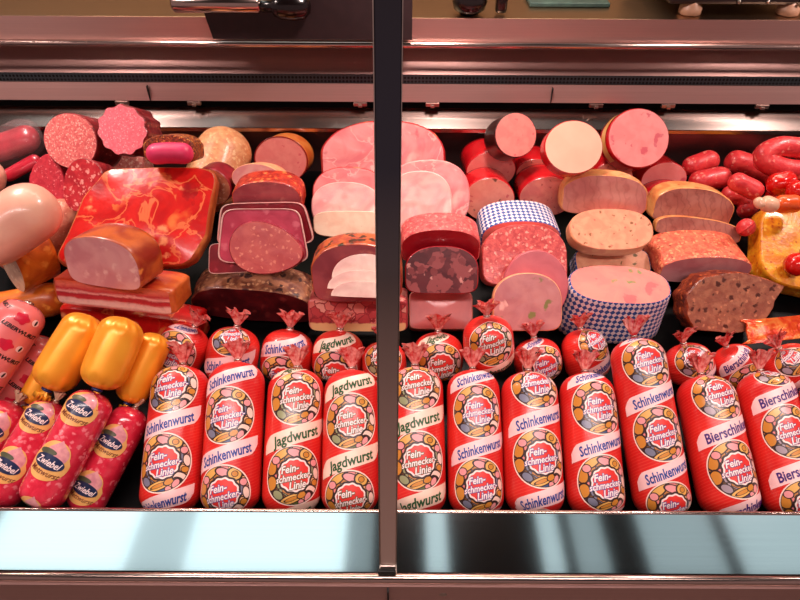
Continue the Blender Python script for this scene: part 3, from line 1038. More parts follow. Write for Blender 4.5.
# what lies in the case: (build, name, label, category, group, place, (rise, turn, roll), size in metres, look)
ITEMS = [
    ('loaf', 'bologna_sausage', 'red-cased bologna stub behind the small brown-skinned round, in the shadow under it', 'sausage', 'red-cased bologna sausages at the back', (0.2735, 1.0729, 0.9288), (18, -4, 0), (0.0802, 0.0633, 0.0809), {'side': 'red_casing', 'face': 'bologna_fleck', 'bump': 0.008}),
    ('loaf', 'bologna_sausage', 'plain pink-cut red-cased bologna behind the one with brown flecks, next to the ham', 'sausage', 'red-cased bologna sausages at the back', (0.1798, 1.0607, 0.9421), (20, 3, 0), (0.1002, 0.0785, 0.0916), {'side': 'red_casing', 'face': 'bologna', 'bump': 0.008}),
    ('loaf', 'bologna_sausage', 'red-cased bologna between the white-cut round and the big mottled round above the roast', 'sausage', 'red-cased bologna sausages at the back', (0.4335, 1.084, 0.9142), (18, 0, 0), (0.0862, 0.0681, 0.0698), {'side': 'red_casing', 'face': 'bologna_fleck', 'bump': 0.008}),
    ('loaf', 'bologna_sausage', 'red-cased bologna with speckled pink cut lying behind the grey-cut roast', 'sausage', 'red-cased bologna sausages at the back', (0.5363, 1.0737, 0.9162), (24, 0, 0), (0.0937, 0.0733, 0.0692), {'side': 'red_casing', 'face': 'mortadella', 'bump': 0.008}),
    ('loaf', 'bologna_sausage', 'red-cased bologna with fleshy flecked cut in front of the white-cut round', 'sausage', 'red-cased bologna sausages at the back', (0.2791, 0.9826, 0.9317), (22, -2, 0), (0.1063, 0.0793, 0.0839), {'side': 'red_casing', 'face': 'bologna_fleck', 'bump': 0.008}),
    ('loaf', 'bologna_sausage', 'red-cased bologna with large brown flecks behind the blue lozenge loaf', 'sausage', 'red-cased bologna sausages at the back', (0.1664, 0.9656, 0.9351), (26, 0, 0), (0.0978, 0.0849, 0.0866), {'side': 'red_casing', 'face': 'bologna_dark', 'bump': 0.008}),
    ('loaf', 'bologna_sausage', 'red-cased log nearly hidden behind the grey-cut roast, only its red arc showing', 'sausage', 'red-cased bologna sausages at the back', (0.5339, 1.026, 0.8991), (22, 0, 0), (0.0998, 0.0613, 0.0399), {'side': 'red_casing', 'face': 'mortadella', 'bump': 0.008}),
    ('loaf', 'roast_turkey', 'roast turkey with yellow rind and wavy mauve cut below the white-cut round', 'turkey', None, (0.3693, 0.9327, 0.9659), (26, -6, 0), (0.1525, 0.0763, 0.047), {'side': 'turkey_rind', 'face': 'turkey_cut', 'o': 'D', 'bump': 0.04, 'pn': 'rind', 'seed': 2}),
    ('loaf', 'fine_sausage', 'small fine pink round in a dark brown skin, smallest of the rounds on top', 'sausage', 'round sausages set upright on top at the back', (0.213, 1.0309, 1.0346), (44, 16, 0), (0.0824, 0.0813, 0.063), {'side': 'black_casing', 'face': 'bologna', 'bump': 0.008}),
    ('loaf', 'white_sausage', 'round with smooth whitish cut in red skin, on top at the back', 'sausage', 'round sausages set upright on top at the back', (0.3032, 0.9615, 1.0472), (52, 4, 0), (0.1048, 0.0946, 0.0315), {'side': 'red_casing', 'face': 'white_cut', 'bump': 0.008}),
    ('loaf', 'ham_sausage', 'largest round on top, mottled pink ham cut in red skin with golden side', 'sausage', 'round sausages set upright on top at the back', (0.4634, 1.0808, 1.0048), (50, 10, 0), (0.1273, 0.1158, 0.0428), {'side': 'red_casing', 'face': 'mortadella', 'band': 'label_yellow', 'bump': 0.008}),
    ('loaf', 'golden_bake', 'yellow golden-brown ribbed bake on the black platter at the right edge', 'bake', None, (0.741, 0.8833, 0.8931), (70, 6, -18), (0.1646, 0.1711, 0.0475), {'side': 'omelette', 'face': 'omelette', 'o': 'sq', 'bump': 0.04, 'pn': 'crust', 'dome': 0.05}),
    ('tube', 'cherry_tomato', 'single round red tomato in front of the yellow bake', 'tomato', None, (0.6961, 0.8277, 0.8941), (60, 0, 0), ([(-0.0201, 0.0008), (0.0201, -0.0008)], 0.0211), {'mat': 'tomato', 'stalk': 1}),
    ('loaf', 'grey_roast', 'roast with golden top and wavy grey-mauve cut, upper of two pieces', 'roast', 'slices of grey-cut roast beside the red-cased log', (0.5581, 0.9671, 0.9189), (26, -6, -4), (0.1499, 0.075, 0.0532), {'side': 'turkey_rind', 'face': 'roast_grey', 'o': 'D', 'bump': 0.04, 'pn': 'rind', 'seed': 5}),
    ('loaf', 'grey_roast', 'thin grey-mauve roast slice lying lower, over the crumbed breast', 'roast', 'slices of grey-cut roast beside the red-cased log', (0.5648, 0.9355, 0.8928), (34, -4, -5), (0.1652, 0.0408, 0.0189), {'side': 'turkey_rind', 'face': 'roast_grey', 'o': 'D', 'bump': 0.03, 'pn': 'rind', 'seed': 6}),
    ('tube', 'raw_sausage', 'straight red raw sausage touching the log behind, farthest of the pair beside it', 'sausage', 'small red raw sausages in the back right corner', (0.631, 1.1335, 0.9198), (50, 0, 0), ([(-0.0341, -0.0127), (-0.0028, -0.0), (0.0369, 0.0128)], 0.0221), {'mat': 'mett_skin', 'bump': 0.06}),
    ('tube', 'raw_sausage', 'thick red raw sausage between the roast and the back wall, nearer of the pair', 'sausage', 'small red raw sausages in the back right corner', (0.6332, 1.082, 0.912), (55, 0, 0), ([(-0.0398, -0.0085), (-0.0027, -0.0), (0.0426, 0.0086)], 0.0226), {'mat': 'mett_skin', 'bump': 0.06}),
    ('tube', 'raw_sausage', 'long tapering red raw sausage pointing at the bowl of vegetables', 'sausage', 'small red raw sausages in the back right corner', (0.7403, 1.1256, 0.9156), (50, 0, 0), ([(-0.0572, 0.0185), (-0.0106, 0.0041), (0.0678, -0.0226)], 0.0242), {'mat': 'mett_skin', 'bump': 0.06}),
    ('tube', 'raw_sausage', 'curled red raw sausage, farthest back in the corner', 'sausage', 'small red raw sausages in the back right corner', (0.7564, 1.0548, 0.976), (50, 0, 0), ([(0.0435, 0.0172), (-0.0189, 0.0227), (-0.0515, 0.0032), (-0.0178, -0.0179), (0.0447, -0.0252)], 0.0204), {'mat': 'mett_skin', 'bump': 0.05}),
    ('tube', 'raw_sausage', 'short red raw sausage lying under the long tapering one', 'sausage', 'small red raw sausages in the back right corner', (0.6561, 0.9955, 0.9504), (55, 0, 0), ([(-0.0294, 0.0152), (-0.0013, -0.0), (0.0307, -0.0152)], 0.0181), {'mat': 'mett_skin', 'bump': 0.06}),
    ('tube', 'raw_sausage', 'hook-shaped red raw sausage behind the slices of grey-cut roast', 'sausage', 'small red raw sausages in the back right corner', (0.6754, 1.0247, 0.8932), (58, 0, 0), ([(-0.0311, 0.0167), (0.0048, 0.0149), (0.0217, -0.0055), (0.0046, -0.0261)], 0.019), {'mat': 'mett_skin', 'bump': 0.06}),
    ('tube', 'raw_sausage', 'stubby red raw sausage end peeping out beside the roast slices', 'sausage', 'small red raw sausages in the back right corner', (0.6416, 0.9204, 0.9074), (60, 0, 0), ([(-0.0102, 0.0123), (0.0102, -0.0123)], 0.0167), {'mat': 'mett_skin', 'bump': 0.05}),
    ('tube', 'red_pepper_piece', 'dark red glossy piece at the rear of the garnish heap', 'vegetable', 'raw vegetables and red meat pieces at the right edge', (0.7232, 0.9963, 0.9558), (60, 0, 0), ([(-0.027, -0.0051), (0.027, 0.0051)], 0.0209), {'mat': 'tomato', 'bump': 0.15}),
    ('tube', 'red_pepper_piece', 'dark red glossy piece in the middle of the garnish heap beside the raw sausages', 'vegetable', 'raw vegetables and red meat pieces at the right edge', (0.7837, 1.0742, 0.8809), (60, 0, 0), ([(-0.025, -0.0012), (0.025, 0.0012)], 0.0166), {'mat': 'tomato', 'bump': 0.15, 'seed': 3}),
    ('tube', 'cherry_tomato', 'small red tomato at the right end of the garnish heap, cut off by the edge', 'vegetable', 'raw vegetables and red meat pieces at the right edge', (0.728, 0.9563, 0.9652), (60, 0, 0), ([(-0.0183, 0.0008), (0.0183, -0.0008)], 0.0184), {'mat': 'tomato'}),
    ('tube', 'orange_vegetable', 'orange rounded vegetable piece behind the golden bake', 'vegetable', 'raw vegetables and red meat pieces at the right edge', (0.6961, 0.9192, 0.9598), (60, 0, 0), ([(-0.0252, -0.0001), (0.0252, 0.0001)], 0.0162), {'mat': 'orange_veg', 'bump': 0.08}),
    ('tube', 'mushroom', 'pale small mushroom cap beside the black gap at the golden bake', 'vegetable', 'raw vegetables and red meat pieces at the right edge', (0.6528, 0.9057, 0.9672), (60, 0, 0), ([(-0.0154, 0.0063), (0.0154, -0.0063)], 0.0142), {'mat': 'garlic', 'bump': 0.06}),
    ('tube', 'mushroom', 'paler tiny mushroom stalk left of its cap near the stubby raw sausage', 'vegetable', 'raw vegetables and red meat pieces at the right edge', (0.6251, 0.892, 0.979), (60, 0, 0), ([(-0.0054, 0.009), (0.0054, -0.009)], 0.0087), {'mat': 'garlic'}),
    ('loaf', 'cooked_ham', 'largest pink cooked ham with red rind, farthest back behind the black post', 'ham', 'pink cooked hams cut open at the back', (-0.0329, 1.0596, 0.9722), (42, 2, 0), (0.2465, 0.1373, 0.0783), {'side': 'ham_rind', 'face': 'ham_pink', 'o': 'D', 'bump': 0.03, 'pn': 'rind'}),
    ('loaf', 'cooked_ham', 'pink cooked ham with rounded outline right of the post, middle of three', 'ham', 'pink cooked hams cut open at the back', (0.0496, 0.9341, 0.9629), (46, 4, 0), (0.1563, 0.1288, 0.0362), {'side': 'ham_pink', 'face': 'ham_pink', 'o': 'oval', 'bump': 0.02, 'pn': 'rind'}),
    ('loaf', 'cooked_ham', 'rosy cooked ham half behind the post above the white fat-edged jelly slice', 'ham', 'pink cooked hams cut open at the back', (-0.0886, 0.9026, 0.9817), (44, -4, 0), (0.1338, 0.1002, 0.035), {'side': 'ham_rind', 'face': 'ham_pink', 'o': 'oval', 'bump': 0.02, 'pn': 'rind'}),
    ('loaf', 'cooked_ham', 'pale cooked ham nearest the crumbly pink loaf, just right of the post', 'ham', 'pink cooked hams cut open at the back', (0.0337, 0.8835, 0.9785), (48, 2, 0), (0.1144, 0.1133, 0.0139), {'side': 'ham_light', 'face': 'ham_light', 'o': 'oval', 'bump': 0.02, 'pn': 'rind'}),
    ('loaf', 'cooked_ham', 'pale round cooked ham lying on the rosy one left of the post', 'ham', 'pink cooked hams cut open at the back', (-0.0942, 0.877, 0.9757), (48, -3, 0), (0.1213, 0.0856, 0.0138), {'side': 'ham_light', 'face': 'ham_light', 'o': 'oval', 'bump': 0.02, 'pn': 'rind'}),
    ('loaf', 'white_aspic_slice', 'creamy white slice with dark herbs leaning below the pale ham', 'cold cut', None, (-0.0861, 0.8474, 0.9608), (46, 0, 0), (0.1263, 0.044, 0.0102), {'side': 'fat_strip', 'face': 'fat_strip', 'o': 'sq', 'bump': 0.01}),
    ('tube', 'netted_sausage', 'thick beige sausage in pale textured skin lying at the back behind the bacon', 'sausage', None, (-0.3677, 1.0737, 0.9386), (72, 0, 0), ([(0.0191, 0.0832), (0.0013, 0.0062), (-0.0204, -0.0894)], 0.0563), {'mat': 'beige_net', 'bump': 0.03}),
    ('loaf', 'smoked_ham_roll', 'ham roll with orange skin and red inner band, at the back beside the beige sausage', 'ham', None, (-0.2392, 1.0764, 0.9551), (30, -4, 0), (0.1069, 0.0905, 0.0719), {'side': 'orange_rind', 'face': 'bologna', 'rim': 'glaze_red', 'rimname': 'red_band', 'bump': 0.01}),
    ('loaf', 'raw_cured_sausage', 'dark red skinned sausage with coarse beige cut beside the bacon', 'sausage', None, (-0.3388, 0.9304, 0.9813), (22, -10, 0), (0.0746, 0.067, 0.0465), {'side': 'ham_burgundy', 'face': 'beige_cut', 'bump': 0.01}),
    ('loaf', 'yellow_rind_ham', 'small ham with yellow rind under the orange-skinned roll', 'ham', None, (-0.2514, 0.926, 0.9988), (34, -10, 0), (0.0984, 0.056, 0.0388), {'side': 'ham_yellow', 'face': 'ham_light', 'bump': 0.02, 'pn': 'rind'}),
    ('loaf', 'netted_ham', 'red-brown ham with net pattern on top behind the burgundy slices', 'ham', None, (-0.2246, 0.8626, 1.0001), (16, 0, 0), (0.1177, 0.0623, 0.0505), {'side': 'net_rind', 'face': 'ham_mauve', 'o': 'D', 'bump': 0.03, 'pn': 'rind'}),
    ('tube', 'vacuum_sausage', 'dark red flat sausage sealed in clear film at the left back corner', 'sausage', None, (-0.7913, 1.1218, 0.9651), (50, 0, 0), ([(-0.0561, -0.0185), (0.0054, 0.0), (0.0507, 0.0185)], 0.0286), {'mat': 'dark_vacuum', 'film': 1, 'flat': 0.7}),
    ('tube', 'vacuum_sausage', 'narrow red strip in film under the dark red sealed sausage', 'sausage', None, (-0.7525, 1.0584, 0.9441), (55, 0, 0), ([(-0.035, -0.0203), (0.0, 0.0), (0.035, 0.0203)], 0.0139), {'mat': 'dark_vacuum', 'flat': 0.6, 'seed': 2}),
    ('loaf', 'pepper_crusted_sausage', 'brown sausage crusted with mustard seeds behind the magenta one', 'sausage', None, (-0.398, 0.9374, 1.0517), (34, 0, 0), (0.0893, 0.0464, 0.0515), {'side': 'mustard_crust', 'face': 'mustard_crust', 'o': 'D', 'bump': 0.04, 'pn': 'crust'}),
    ('loaf', 'salami', 'red salami piece with dull skin, lower left of the heap beside the white sausage', 'salami', 'salami pieces in the back left heap', (-0.6761, 0.9982, 0.9444), (44, -12, 12), (0.0767, 0.1159, 0.0497), {'side': 'salami_red', 'face': 'salami_red', 'bump': 0.05, 'o': 'egg'}),
    ('loaf', 'salami', 'pale coarse salami wedge below the lobed salami', 'salami', 'salami pieces in the back left heap', (-0.5705, 1.0939, 0.9297), (44, 0, 0), (0.0901, 0.084, 0.0532), {'side': 'salami_pale', 'face': 'salami_pale', 'bump': 0.03, 'o': 'sq'}),
    ('loaf', 'salami', 'large fine-grained salami with round pink cut, topmost left of the heap', 'salami', 'salami pieces in the back left heap', (-0.6127, 1.0203, 1.0228), (42, -18, 0), (0.1194, 0.1004, 0.0741), {'side': 'skin_dark', 'face': 'salami_fine', 'bump': 0.015}),
    ('loaf', 'salami', 'bright pink salami with a lobed flower-shaped cut, top of the heap', 'salami', 'salami pieces in the back left heap', (-0.5026, 1.0063, 1.0521), (42, -12, 0), (0.0971, 0.0878, 0.0541), {'side': 'skin_dark', 'face': 'salami_pink', 'bump': 0.01, 'o': 'lobed'}),
    ('loaf', 'salami', 'fine red salami slice half hidden by the marbled bacon', 'salami', 'salami pieces in the back left heap', (-0.6002, 1.0453, 0.9026), (46, -8, 0), (0.0678, 0.0799, 0.0202), {'side': 'salami_red', 'face': 'salami_fine', 'bump': 0.02}),
    ('loaf', 'salami', 'dark red coarse salami with white fat grains, lowest of the heap', 'salami', 'salami pieces in the back left heap', (-0.5659, 0.9282, 0.9832), (46, -16, 0), (0.08, 0.0958, 0.0463), {'side': 'skin_dark', 'face': 'salami_coarse', 'bump': 0.03, 'o': 'oval'}),
    ('tube', 'tea_sausage', 'magenta fine spread sausage lying crosswise above the marbled bacon', 'sausage', None, (-0.3905, 0.9153, 1.0542), (55, 0, 0), ([(-0.0376, -0.0019), (-0.0023, 0.0017), (0.0399, 0.0002)], 0.0177), {'mat': 'magenta'}),
    ('loaf', 'bacon_slab', 'red smoked bacon underneath the streaky slab, behind the golden sausages', 'bacon', 'smoked bacon and pork on the left', (-0.4565, 0.7208, 0.8337), (14, -6, -2), (0.2416, 0.0561, 0.0508), {'side': 'ham_raw', 'face': 'ham_raw', 'o': 'box', 'bump': 0.03, 'pn': 'rind'}),
    ('loaf', 'marbled_bacon', 'big red bacon joint marbled with orange fat, brown rind along its side', 'bacon', 'smoked bacon and pork on the left', (-0.436, 0.8452, 0.9763), (62, 6, -3), (0.2278, 0.1721, 0.0337), {'side': 'rind', 'face': 'ham_raw', 'o': 'skewslab', 'bump': 0.03, 'pn': 'rind', 'dome': 0.05, 'seed': 2}),
    ('loaf', 'streaky_bacon', 'streaky bacon slab with layered red and white front edge', 'bacon', 'smoked bacon and pork on the left', (-0.4439, 0.691, 0.9306), (24, -8, 1), (0.1984, 0.0463, 0.0681), {'side': 'bacon_top', 'face': 'bacon_side', 'o': 'box', 'bump': 0.02, 'pn': 'rind', 'bev': 0.06}),
    ('loaf', 'smoked_pork_loin', 'smoked pork loin with pale mauve cut and golden brown rind', 'pork', 'smoked bacon and pork on the left', (-0.4403, 0.6909, 0.9977), (24, -14, 4), (0.1254, 0.0819, 0.0618), {'side': 'kassler_rind', 'face': 'kassler_cut', 'o': 'D', 'bump': 0.015, 'pn': 'rind', 'seed': 4}),
    ('tube', 'liver_sausage', 'dark orange sausage lying lowest under the cut orange one', 'sausage', 'orange-skinned liver sausages at the left edge', (-0.664, 0.7752, 0.8358), (62, 0, 0), ([(-0.0722, -0.0135), (-0.0032, -0.0024), (0.0755, 0.0159)], 0.0299), {'mat': 'liver_skin', 'bump': 0.03}),
    ('tube', 'ring_sausage', 'pinkish ring sausage between the white sausage and the bacon', 'sausage', None, (-0.6644, 0.9101, 0.8914), (62, 0, 0), ([(-0.075, -0.0549), (-0.0157, -0.0179), (0.0287, 0.019), (0.0621, 0.0539)], 0.0428), {'mat': 'ring_skin', 'bump': 0.02, 'wr': 0.012}),
    ('loaf', 'liver_sausage', 'orange sausage with a pale speckled cut facing left', 'sausage', 'orange-skinned liver sausages at the left edge', (-0.6372, 0.7636, 0.926), (14, -34, 0), (0.0599, 0.0944, 0.0657), {'side': 'liver_skin', 'face': 'liver_cut', 'bump': 0.02, 'back': 0.5}),
    ('tube', 'white_sausage', 'pale plump sausage whose end just enters at the left edge', 'sausage', 'pale white-skinned sausages at the left edge', (-0.7848, 1.0023, 0.9579), (60, 0, 0), ([(-0.0325, -0.0173), (0.0071, 0.0047), (0.0253, 0.0127)], 0.0361), {'mat': 'white_skin'}),
    ('tube', 'white_sausage', 'large pale plump sausage lying over the ring sausage', 'sausage', 'pale white-skinned sausages at the left edge', (-0.5926, 0.7529, 1.0217), (60, 0, 0), ([(-0.0583, -0.0431), (-0.0013, -0.0021), (0.0596, 0.0452)], 0.0457), {'mat': 'white_skin'}),
    ('loaf', 'smoked_ham', 'dark smoked ham with crusty brown top and nearly black cut', 'ham', None, (-0.2572, 0.7631, 0.8493), (10, -3, -2), (0.2111, 0.0742, 0.0725), {'side': 'smoked_crust', 'face': 'smoked_cut', 'o': 'D', 'bump': 0.06, 'pn': 'crust', 'seed': 3}),
    ('loaf', 'brawn_block', 'terrine block of red meat chunks in jelly with pale lower band', 'terrine', None, (-0.0688, 0.7142, 0.8711), (26, 0, 0), (0.1642, 0.0592, 0.0558), {'side': 'brawn', 'face': 'brawn_face', 'o': 'box', 'bump': 0.01}),
    ('loaf', 'raw_ham', 'burgundy raw ham slab with white fat edge, rearmost of the stack', 'ham', 'raw ham pieces between the bacon and the herb roast', (-0.2281, 0.8295, 0.9723), (36, -2, 3), (0.1518, 0.0702, 0.0201), {'side': 'ham_burgundy', 'face': 'ham_burgundy', 'o': 'trap', 'rim': 'fat_white', 'bump': 0.01}),
    ('loaf', 'raw_ham', 'burgundy raw ham corner with fat edge, low beside the black gap', 'ham', 'raw ham pieces between the bacon and the herb roast', (-0.2854, 0.7889, 0.9317), (44, -6, 8), (0.0685, 0.0498, 0.0167), {'side': 'ham_burgundy', 'face': 'ham_burgundy', 'o': 'trap', 'rim': 'fat_white', 'bump': 0.01}),
    ('loaf', 'raw_ham', 'magenta raw ham slab with thin fat edge behind the oval piece', 'ham', 'raw ham pieces between the bacon and the herb roast', (-0.2251, 0.7941, 0.9733), (42, -2, 2), (0.1376, 0.0874, 0.013), {'side': 'ham_magenta', 'face': 'ham_magenta', 'o': 'trap', 'rim': 'fat_white', 'bump': 0.01}),
    ('loaf', 'raw_ham', 'egg-shaped brownish pink ham cut leaning at the front of the stack', 'ham', 'raw ham pieces between the bacon and the herb roast', (-0.2151, 0.768, 0.9667), (48, -2, 172), (0.1221, 0.0896, 0.0144), {'side': 'ham_burgundy', 'face': 'ham_oval', 'o': 'egg', 'bump': 0.01}),
    ('loaf', 'herb_roast', 'roast ham crusted with dark herbs, dusky red cut, left of the post', 'roast', None, (-0.0674, 0.7232, 0.9529), (24, 0, 0), (0.1437, 0.1002, 0.0531), {'side': 'herb_roast', 'face': 'roast_cut', 'o': 'D', 'bump': 0.03, 'pn': 'crust'}),
    ('loaf', 'white_meat_slice', 'thin pale slice leaning on the herb roast, uppermost of three', 'cold cut', 'pale slices on the herb roast', (-0.0583, 0.7163, 0.9765), (52, 0, 4), (0.0947, 0.0336, 0.0046), {'side': 'slice_white', 'face': 'slice_white', 'o': 'half', 'bump': 0.02, 'bev': 0.02}),
    ('loaf', 'white_meat_slice', 'thin pale slice leaning on the herb roast, middle of three', 'cold cut', 'pale slices on the herb roast', (-0.0608, 0.6973, 0.9645), (52, 0, 1), (0.1001, 0.0273, 0.0046), {'side': 'slice_white', 'face': 'slice_white', 'o': 'half', 'bump': 0.02, 'bev': 0.02}),
    ('loaf', 'white_meat_slice', 'thin pale slice leaning on the herb roast, lowest of three', 'cold cut', 'pale slices on the herb roast', (-0.0573, 0.6827, 0.9572), (52, 0, -2), (0.0934, 0.0241, 0.0045), {'side': 'slice_white', 'face': 'slice_white', 'o': 'half', 'bump': 0.02, 'bev': 0.02}),
    ('loaf', 'liver_pate', 'smooth pink rectangular pate block with a paler edge', 'pate', None, (0.0707, 0.7564, 0.8463), (62, 0, 0), (0.1102, 0.0662, 0.0379), {'side': 'pate_edge', 'face': 'pate_pink', 'o': 'box', 'bump': 0.004, 'dome': -0.03}),
    ('loaf', 'crumbly_meatloaf', 'loaf with crumbly pink top and glossy dark red front, right of the post', 'meatloaf', None, (0.067, 0.7929, 0.954), (12, 0, 0), (0.1317, 0.0679, 0.056), {'side': 'crumb_pink', 'face': 'glaze_red', 'o': 'D', 'bump': 0.02, 'pn': 'crust'}),
    ('loaf', 'blood_sausage', 'dark blood sausage with big meat chunks in its cut', 'sausage', None, (0.068, 0.7582, 0.9335), (46, 0, 0), (0.1204, 0.0781, 0.0163), {'side': 'glaze_red', 'face': 'blood_cut', 'o': 'D', 'bump': 0.01}),
    ('loaf', 'lozenge_loaf', 'loaf wrapped in blue and white lozenge foil behind the coarse pink loaf', 'meatloaf', None, (0.2161, 0.874, 0.9142), (14, 0, 0), (0.1433, 0.0707, 0.0788), {'side': 'lozenge', 'face': 'bologna', 'o': 'D', 'bump': 0.006, 'pn': 'wrapper'}),
    ('loaf', 'coarse_meatloaf', 'coarse raw-pink meatloaf block behind the olive ham slices', 'meatloaf', None, (0.2129, 0.8132, 0.9228), (56, 0, 0), (0.1468, 0.1066, 0.0375), {'side': 'coarse_pink', 'face': 'coarse_pink', 'o': 'D', 'bump': 0.02}),
    ('loaf', 'turkey_breast', 'thick turkey breast with crumbly orange-pink top and plain mauve front', 'turkey', None, (0.5467, 0.8323, 0.8768), (10, 2, -2), (0.1679, 0.0578, 0.0855), {'side': 'turkey_crumb', 'face': 'breast_cut', 'o': 'D', 'bump': 0.03, 'pn': 'crust'}),
    ('loaf', 'olive_loaf', 'oval pink loaf with olives and ham bits in blue lozenge foil, nearest the packs', 'meatloaf', 'stacked loaf pieces in the lozenge-foil pile', (0.3643, 0.7578, 0.9061), (94, 0, -3), (0.1669, 0.0886, 0.1027), {'side': 'lozenge', 'face': 'loaf_olive', 'o': 'oval', 'taper': -0.1, 'bump': 0.006, 'pn': 'wrapper'}),
    ('loaf', 'herb_meatloaf', 'beige herb-flecked loaf piece in blue lozenge foil, second from bottom', 'meatloaf', 'stacked loaf pieces in the lozenge-foil pile', (0.3897, 0.8648, 0.868), (76, 0, 0), (0.1392, 0.0612, 0.0403), {'side': 'lozenge', 'face': 'loaf_herb', 'o': 'sq', 'bump': 0.008, 'pn': 'wrapper'}),
    ('loaf', 'speckled_loaf', 'oval pale orange speckled loaf piece, topmost of the pile', 'meatloaf', 'stacked loaf pieces in the lozenge-foil pile', (0.3727, 0.8706, 0.9373), (70, 0, 0), (0.148, 0.0804, 0.0317), {'side': 'ham_yellow', 'face': 'loaf_speck', 'o': 'oval', 'bump': 0.008}),
    ('loaf', 'olive_ham', 'round mauve ham slice standing behind the straight-sided one', 'ham', 'olive ham slices leaning on the coarse meatloaf', (0.2245, 0.7528, 0.905), (50, 0, 0), (0.109, 0.1189, 0.0132), {'side': 'ham_mauve_pale', 'face': 'ham_mauve_pale', 'o': 'round', 'bump': 0.01}),
    ('loaf', 'olive_ham', 'mauve ham slice with green olives, nearest the red packs', 'ham', 'olive ham slices leaning on the coarse meatloaf', (0.2069, 0.7195, 0.8994), (52, 0, 0), (0.1132, 0.0938, 0.0194), {'side': 'ham_yellow', 'face': 'ham_olive', 'o': 'D', 'bump': 0.02}),
    ('loaf', 'baked_meatloaf', 'baked meatloaf with rough brown crust and speckled grey-brown cut', 'meatloaf', None, (0.565, 0.7553, 0.8675), (44, 4, -4), (0.182, 0.1057, 0.0509), {'side': 'meatloaf_crust', 'face': 'meatloaf_cut', 'o': 'wedge', 'bump': 0.03, 'pn': 'crust', 'seed': 4}),
    ('pack', 'packed_sausage', 'tilted rear red pack of blue lettering beside the shortest golden sausage', 'packed sausage', 'red packed sausages in the rear row', (-0.3565, 0.6569, 0.8344), (46, 0, -29.95), (0.1061, 0.0395), ('schinken', 0.607, -0.1)),
    ('pack', 'packed_sausage', 'rear red pack with blue lettering below the dark smoked ham, second from the golden sausages', 'packed sausage', 'red packed sausages in the rear row', (-0.2669, 0.6511, 0.8414), (46, 0, -10.29), (0.0924, 0.0407), ('schinken', 0.946, 0)),
    ('pack', 'packed_sausage', 'rear red pack with blue lettering beside the first green-lettered rear pack', 'packed sausage', 'red packed sausages in the rear row', (-0.1833, 0.6636, 0.8284), (46, 0, -7.27), (0.0866, 0.0415), ('schinken', 0.154, 0)),
    ('pack', 'packed_sausage', 'rear red pack with green lettering below the terrine block', 'packed sausage', 'red packed sausages in the rear row', (-0.0994, 0.6573, 0.8349), (46, 0, -4.7), (0.0838, 0.0411), ('jagd', 0.235, 0)),
    ('pack', 'packed_sausage', 'rear red pack with green lettering half hidden by the black post', 'packed sausage', 'red packed sausages in the rear row', (-0.0247, 0.6385, 0.8408), (46, 0, 2.85), (0.0676, 0.0348), ('jagd', 0.762, 0)),
    ('pack', 'packed_sausage', 'rear red pack with green lettering below the pink pate block', 'packed sausage', 'red packed sausages in the rear row', (0.0625, 0.6661, 0.8267), (46, 0, 0.71), (0.0779, 0.0408), ('jagd', 0.383, 0.05)),
    ('pack', 'packed_sausage', 'rear red pack with green lettering below the olive ham, tallest of its row', 'packed sausage', 'red packed sausages in the rear row', (0.139, 0.653, 0.8704), (34, 0, 5.97), (0.0882, 0.0392), ('jagd', 0.692, 0.05)),
    ('pack', 'packed_sausage', 'rear red pack with blue lettering, lowest, below the olive ham', 'packed sausage', 'red packed sausages in the rear row', (0.2249, 0.6629, 0.8231), (46, 0, 10.97), (0.0709, 0.0383), ('schinken', 0.429, 0.1)),
    ('pack', 'packed_sausage', 'rear red pack with mostly plain red side beside the lozenge foil', 'packed sausage', 'red packed sausages in the rear row', (0.3041, 0.6707, 0.8273), (46, 0, 12.17), (0.0849, 0.036), ('schinken', 0.84, 0.5)),
    ('pack', 'packed_sausage', 'rear red pack with round label up beside the baked meatloaf', 'packed sausage', 'red packed sausages in the rear row', (0.4707, 0.6569, 0.821), (46, 0, 17.15), (0.0674, 0.0374), ('bier', 0.821, 0)),
    ('pack', 'packed_sausage', 'rear red pack with purple lettering under the baked meatloaf', 'packed sausage', 'red packed sausages in the rear row', (0.5472, 0.6556, 0.8195), (46, 0, 29.13), (0.068, 0.0342), ('bier', 0.167, -0.1)),
    ('pack', 'packed_sausage', 'rear red pack with purple lettering beside the orange foil packet', 'packed sausage', 'red packed sausages in the rear row', (0.6332, 0.6466, 0.823), (46, 0, 35.88), (0.0766, 0.0403), ('bier', 0.0, -0.1)),
    ('pack', 'packed_sausage', 'front red pack with blue lettering beside the onion sausages', 'packed sausage', 'red packed sausages in the front row', (-0.3218, 0.5085, 0.822), (70, 0, 1.38), (0.2088, 0.0411), ('schinken', 0.838, -0.05)),
    ('pack', 'packed_sausage', 'front red pack with blue lettering, second from the onion sausages', 'packed sausage', 'red packed sausages in the front row', (-0.2374, 0.5089, 0.827), (70, 0, 2.13), (0.214, 0.0409), ('schinken', 0.618, -0.05)),
    ('pack', 'packed_sausage', 'front red pack with green lettering beside the second blue-lettered one', 'packed sausage', 'red packed sausages in the front row', (-0.1517, 0.5072, 0.8206), (70, 0, 1.03), (0.2058, 0.0411), ('jagd', 0.774, 0.2)),
    ('pack', 'packed_sausage', 'front red pack with green lettering touching the black post', 'packed sausage', 'red packed sausages in the front row', (-0.069, 0.5035, 0.8254), (70, 0, 0.95), (0.2029, 0.0401), ('jagd', 0.614, 0.05)),
    ('pack', 'packed_sausage', 'front red pack with green lettering beyond the black post', 'packed sausage', 'red packed sausages in the front row', (0.0242, 0.5083, 0.8218), (70, 0, 0.63), (0.21, 0.0411), ('jagd', 0.859, 0.05)),
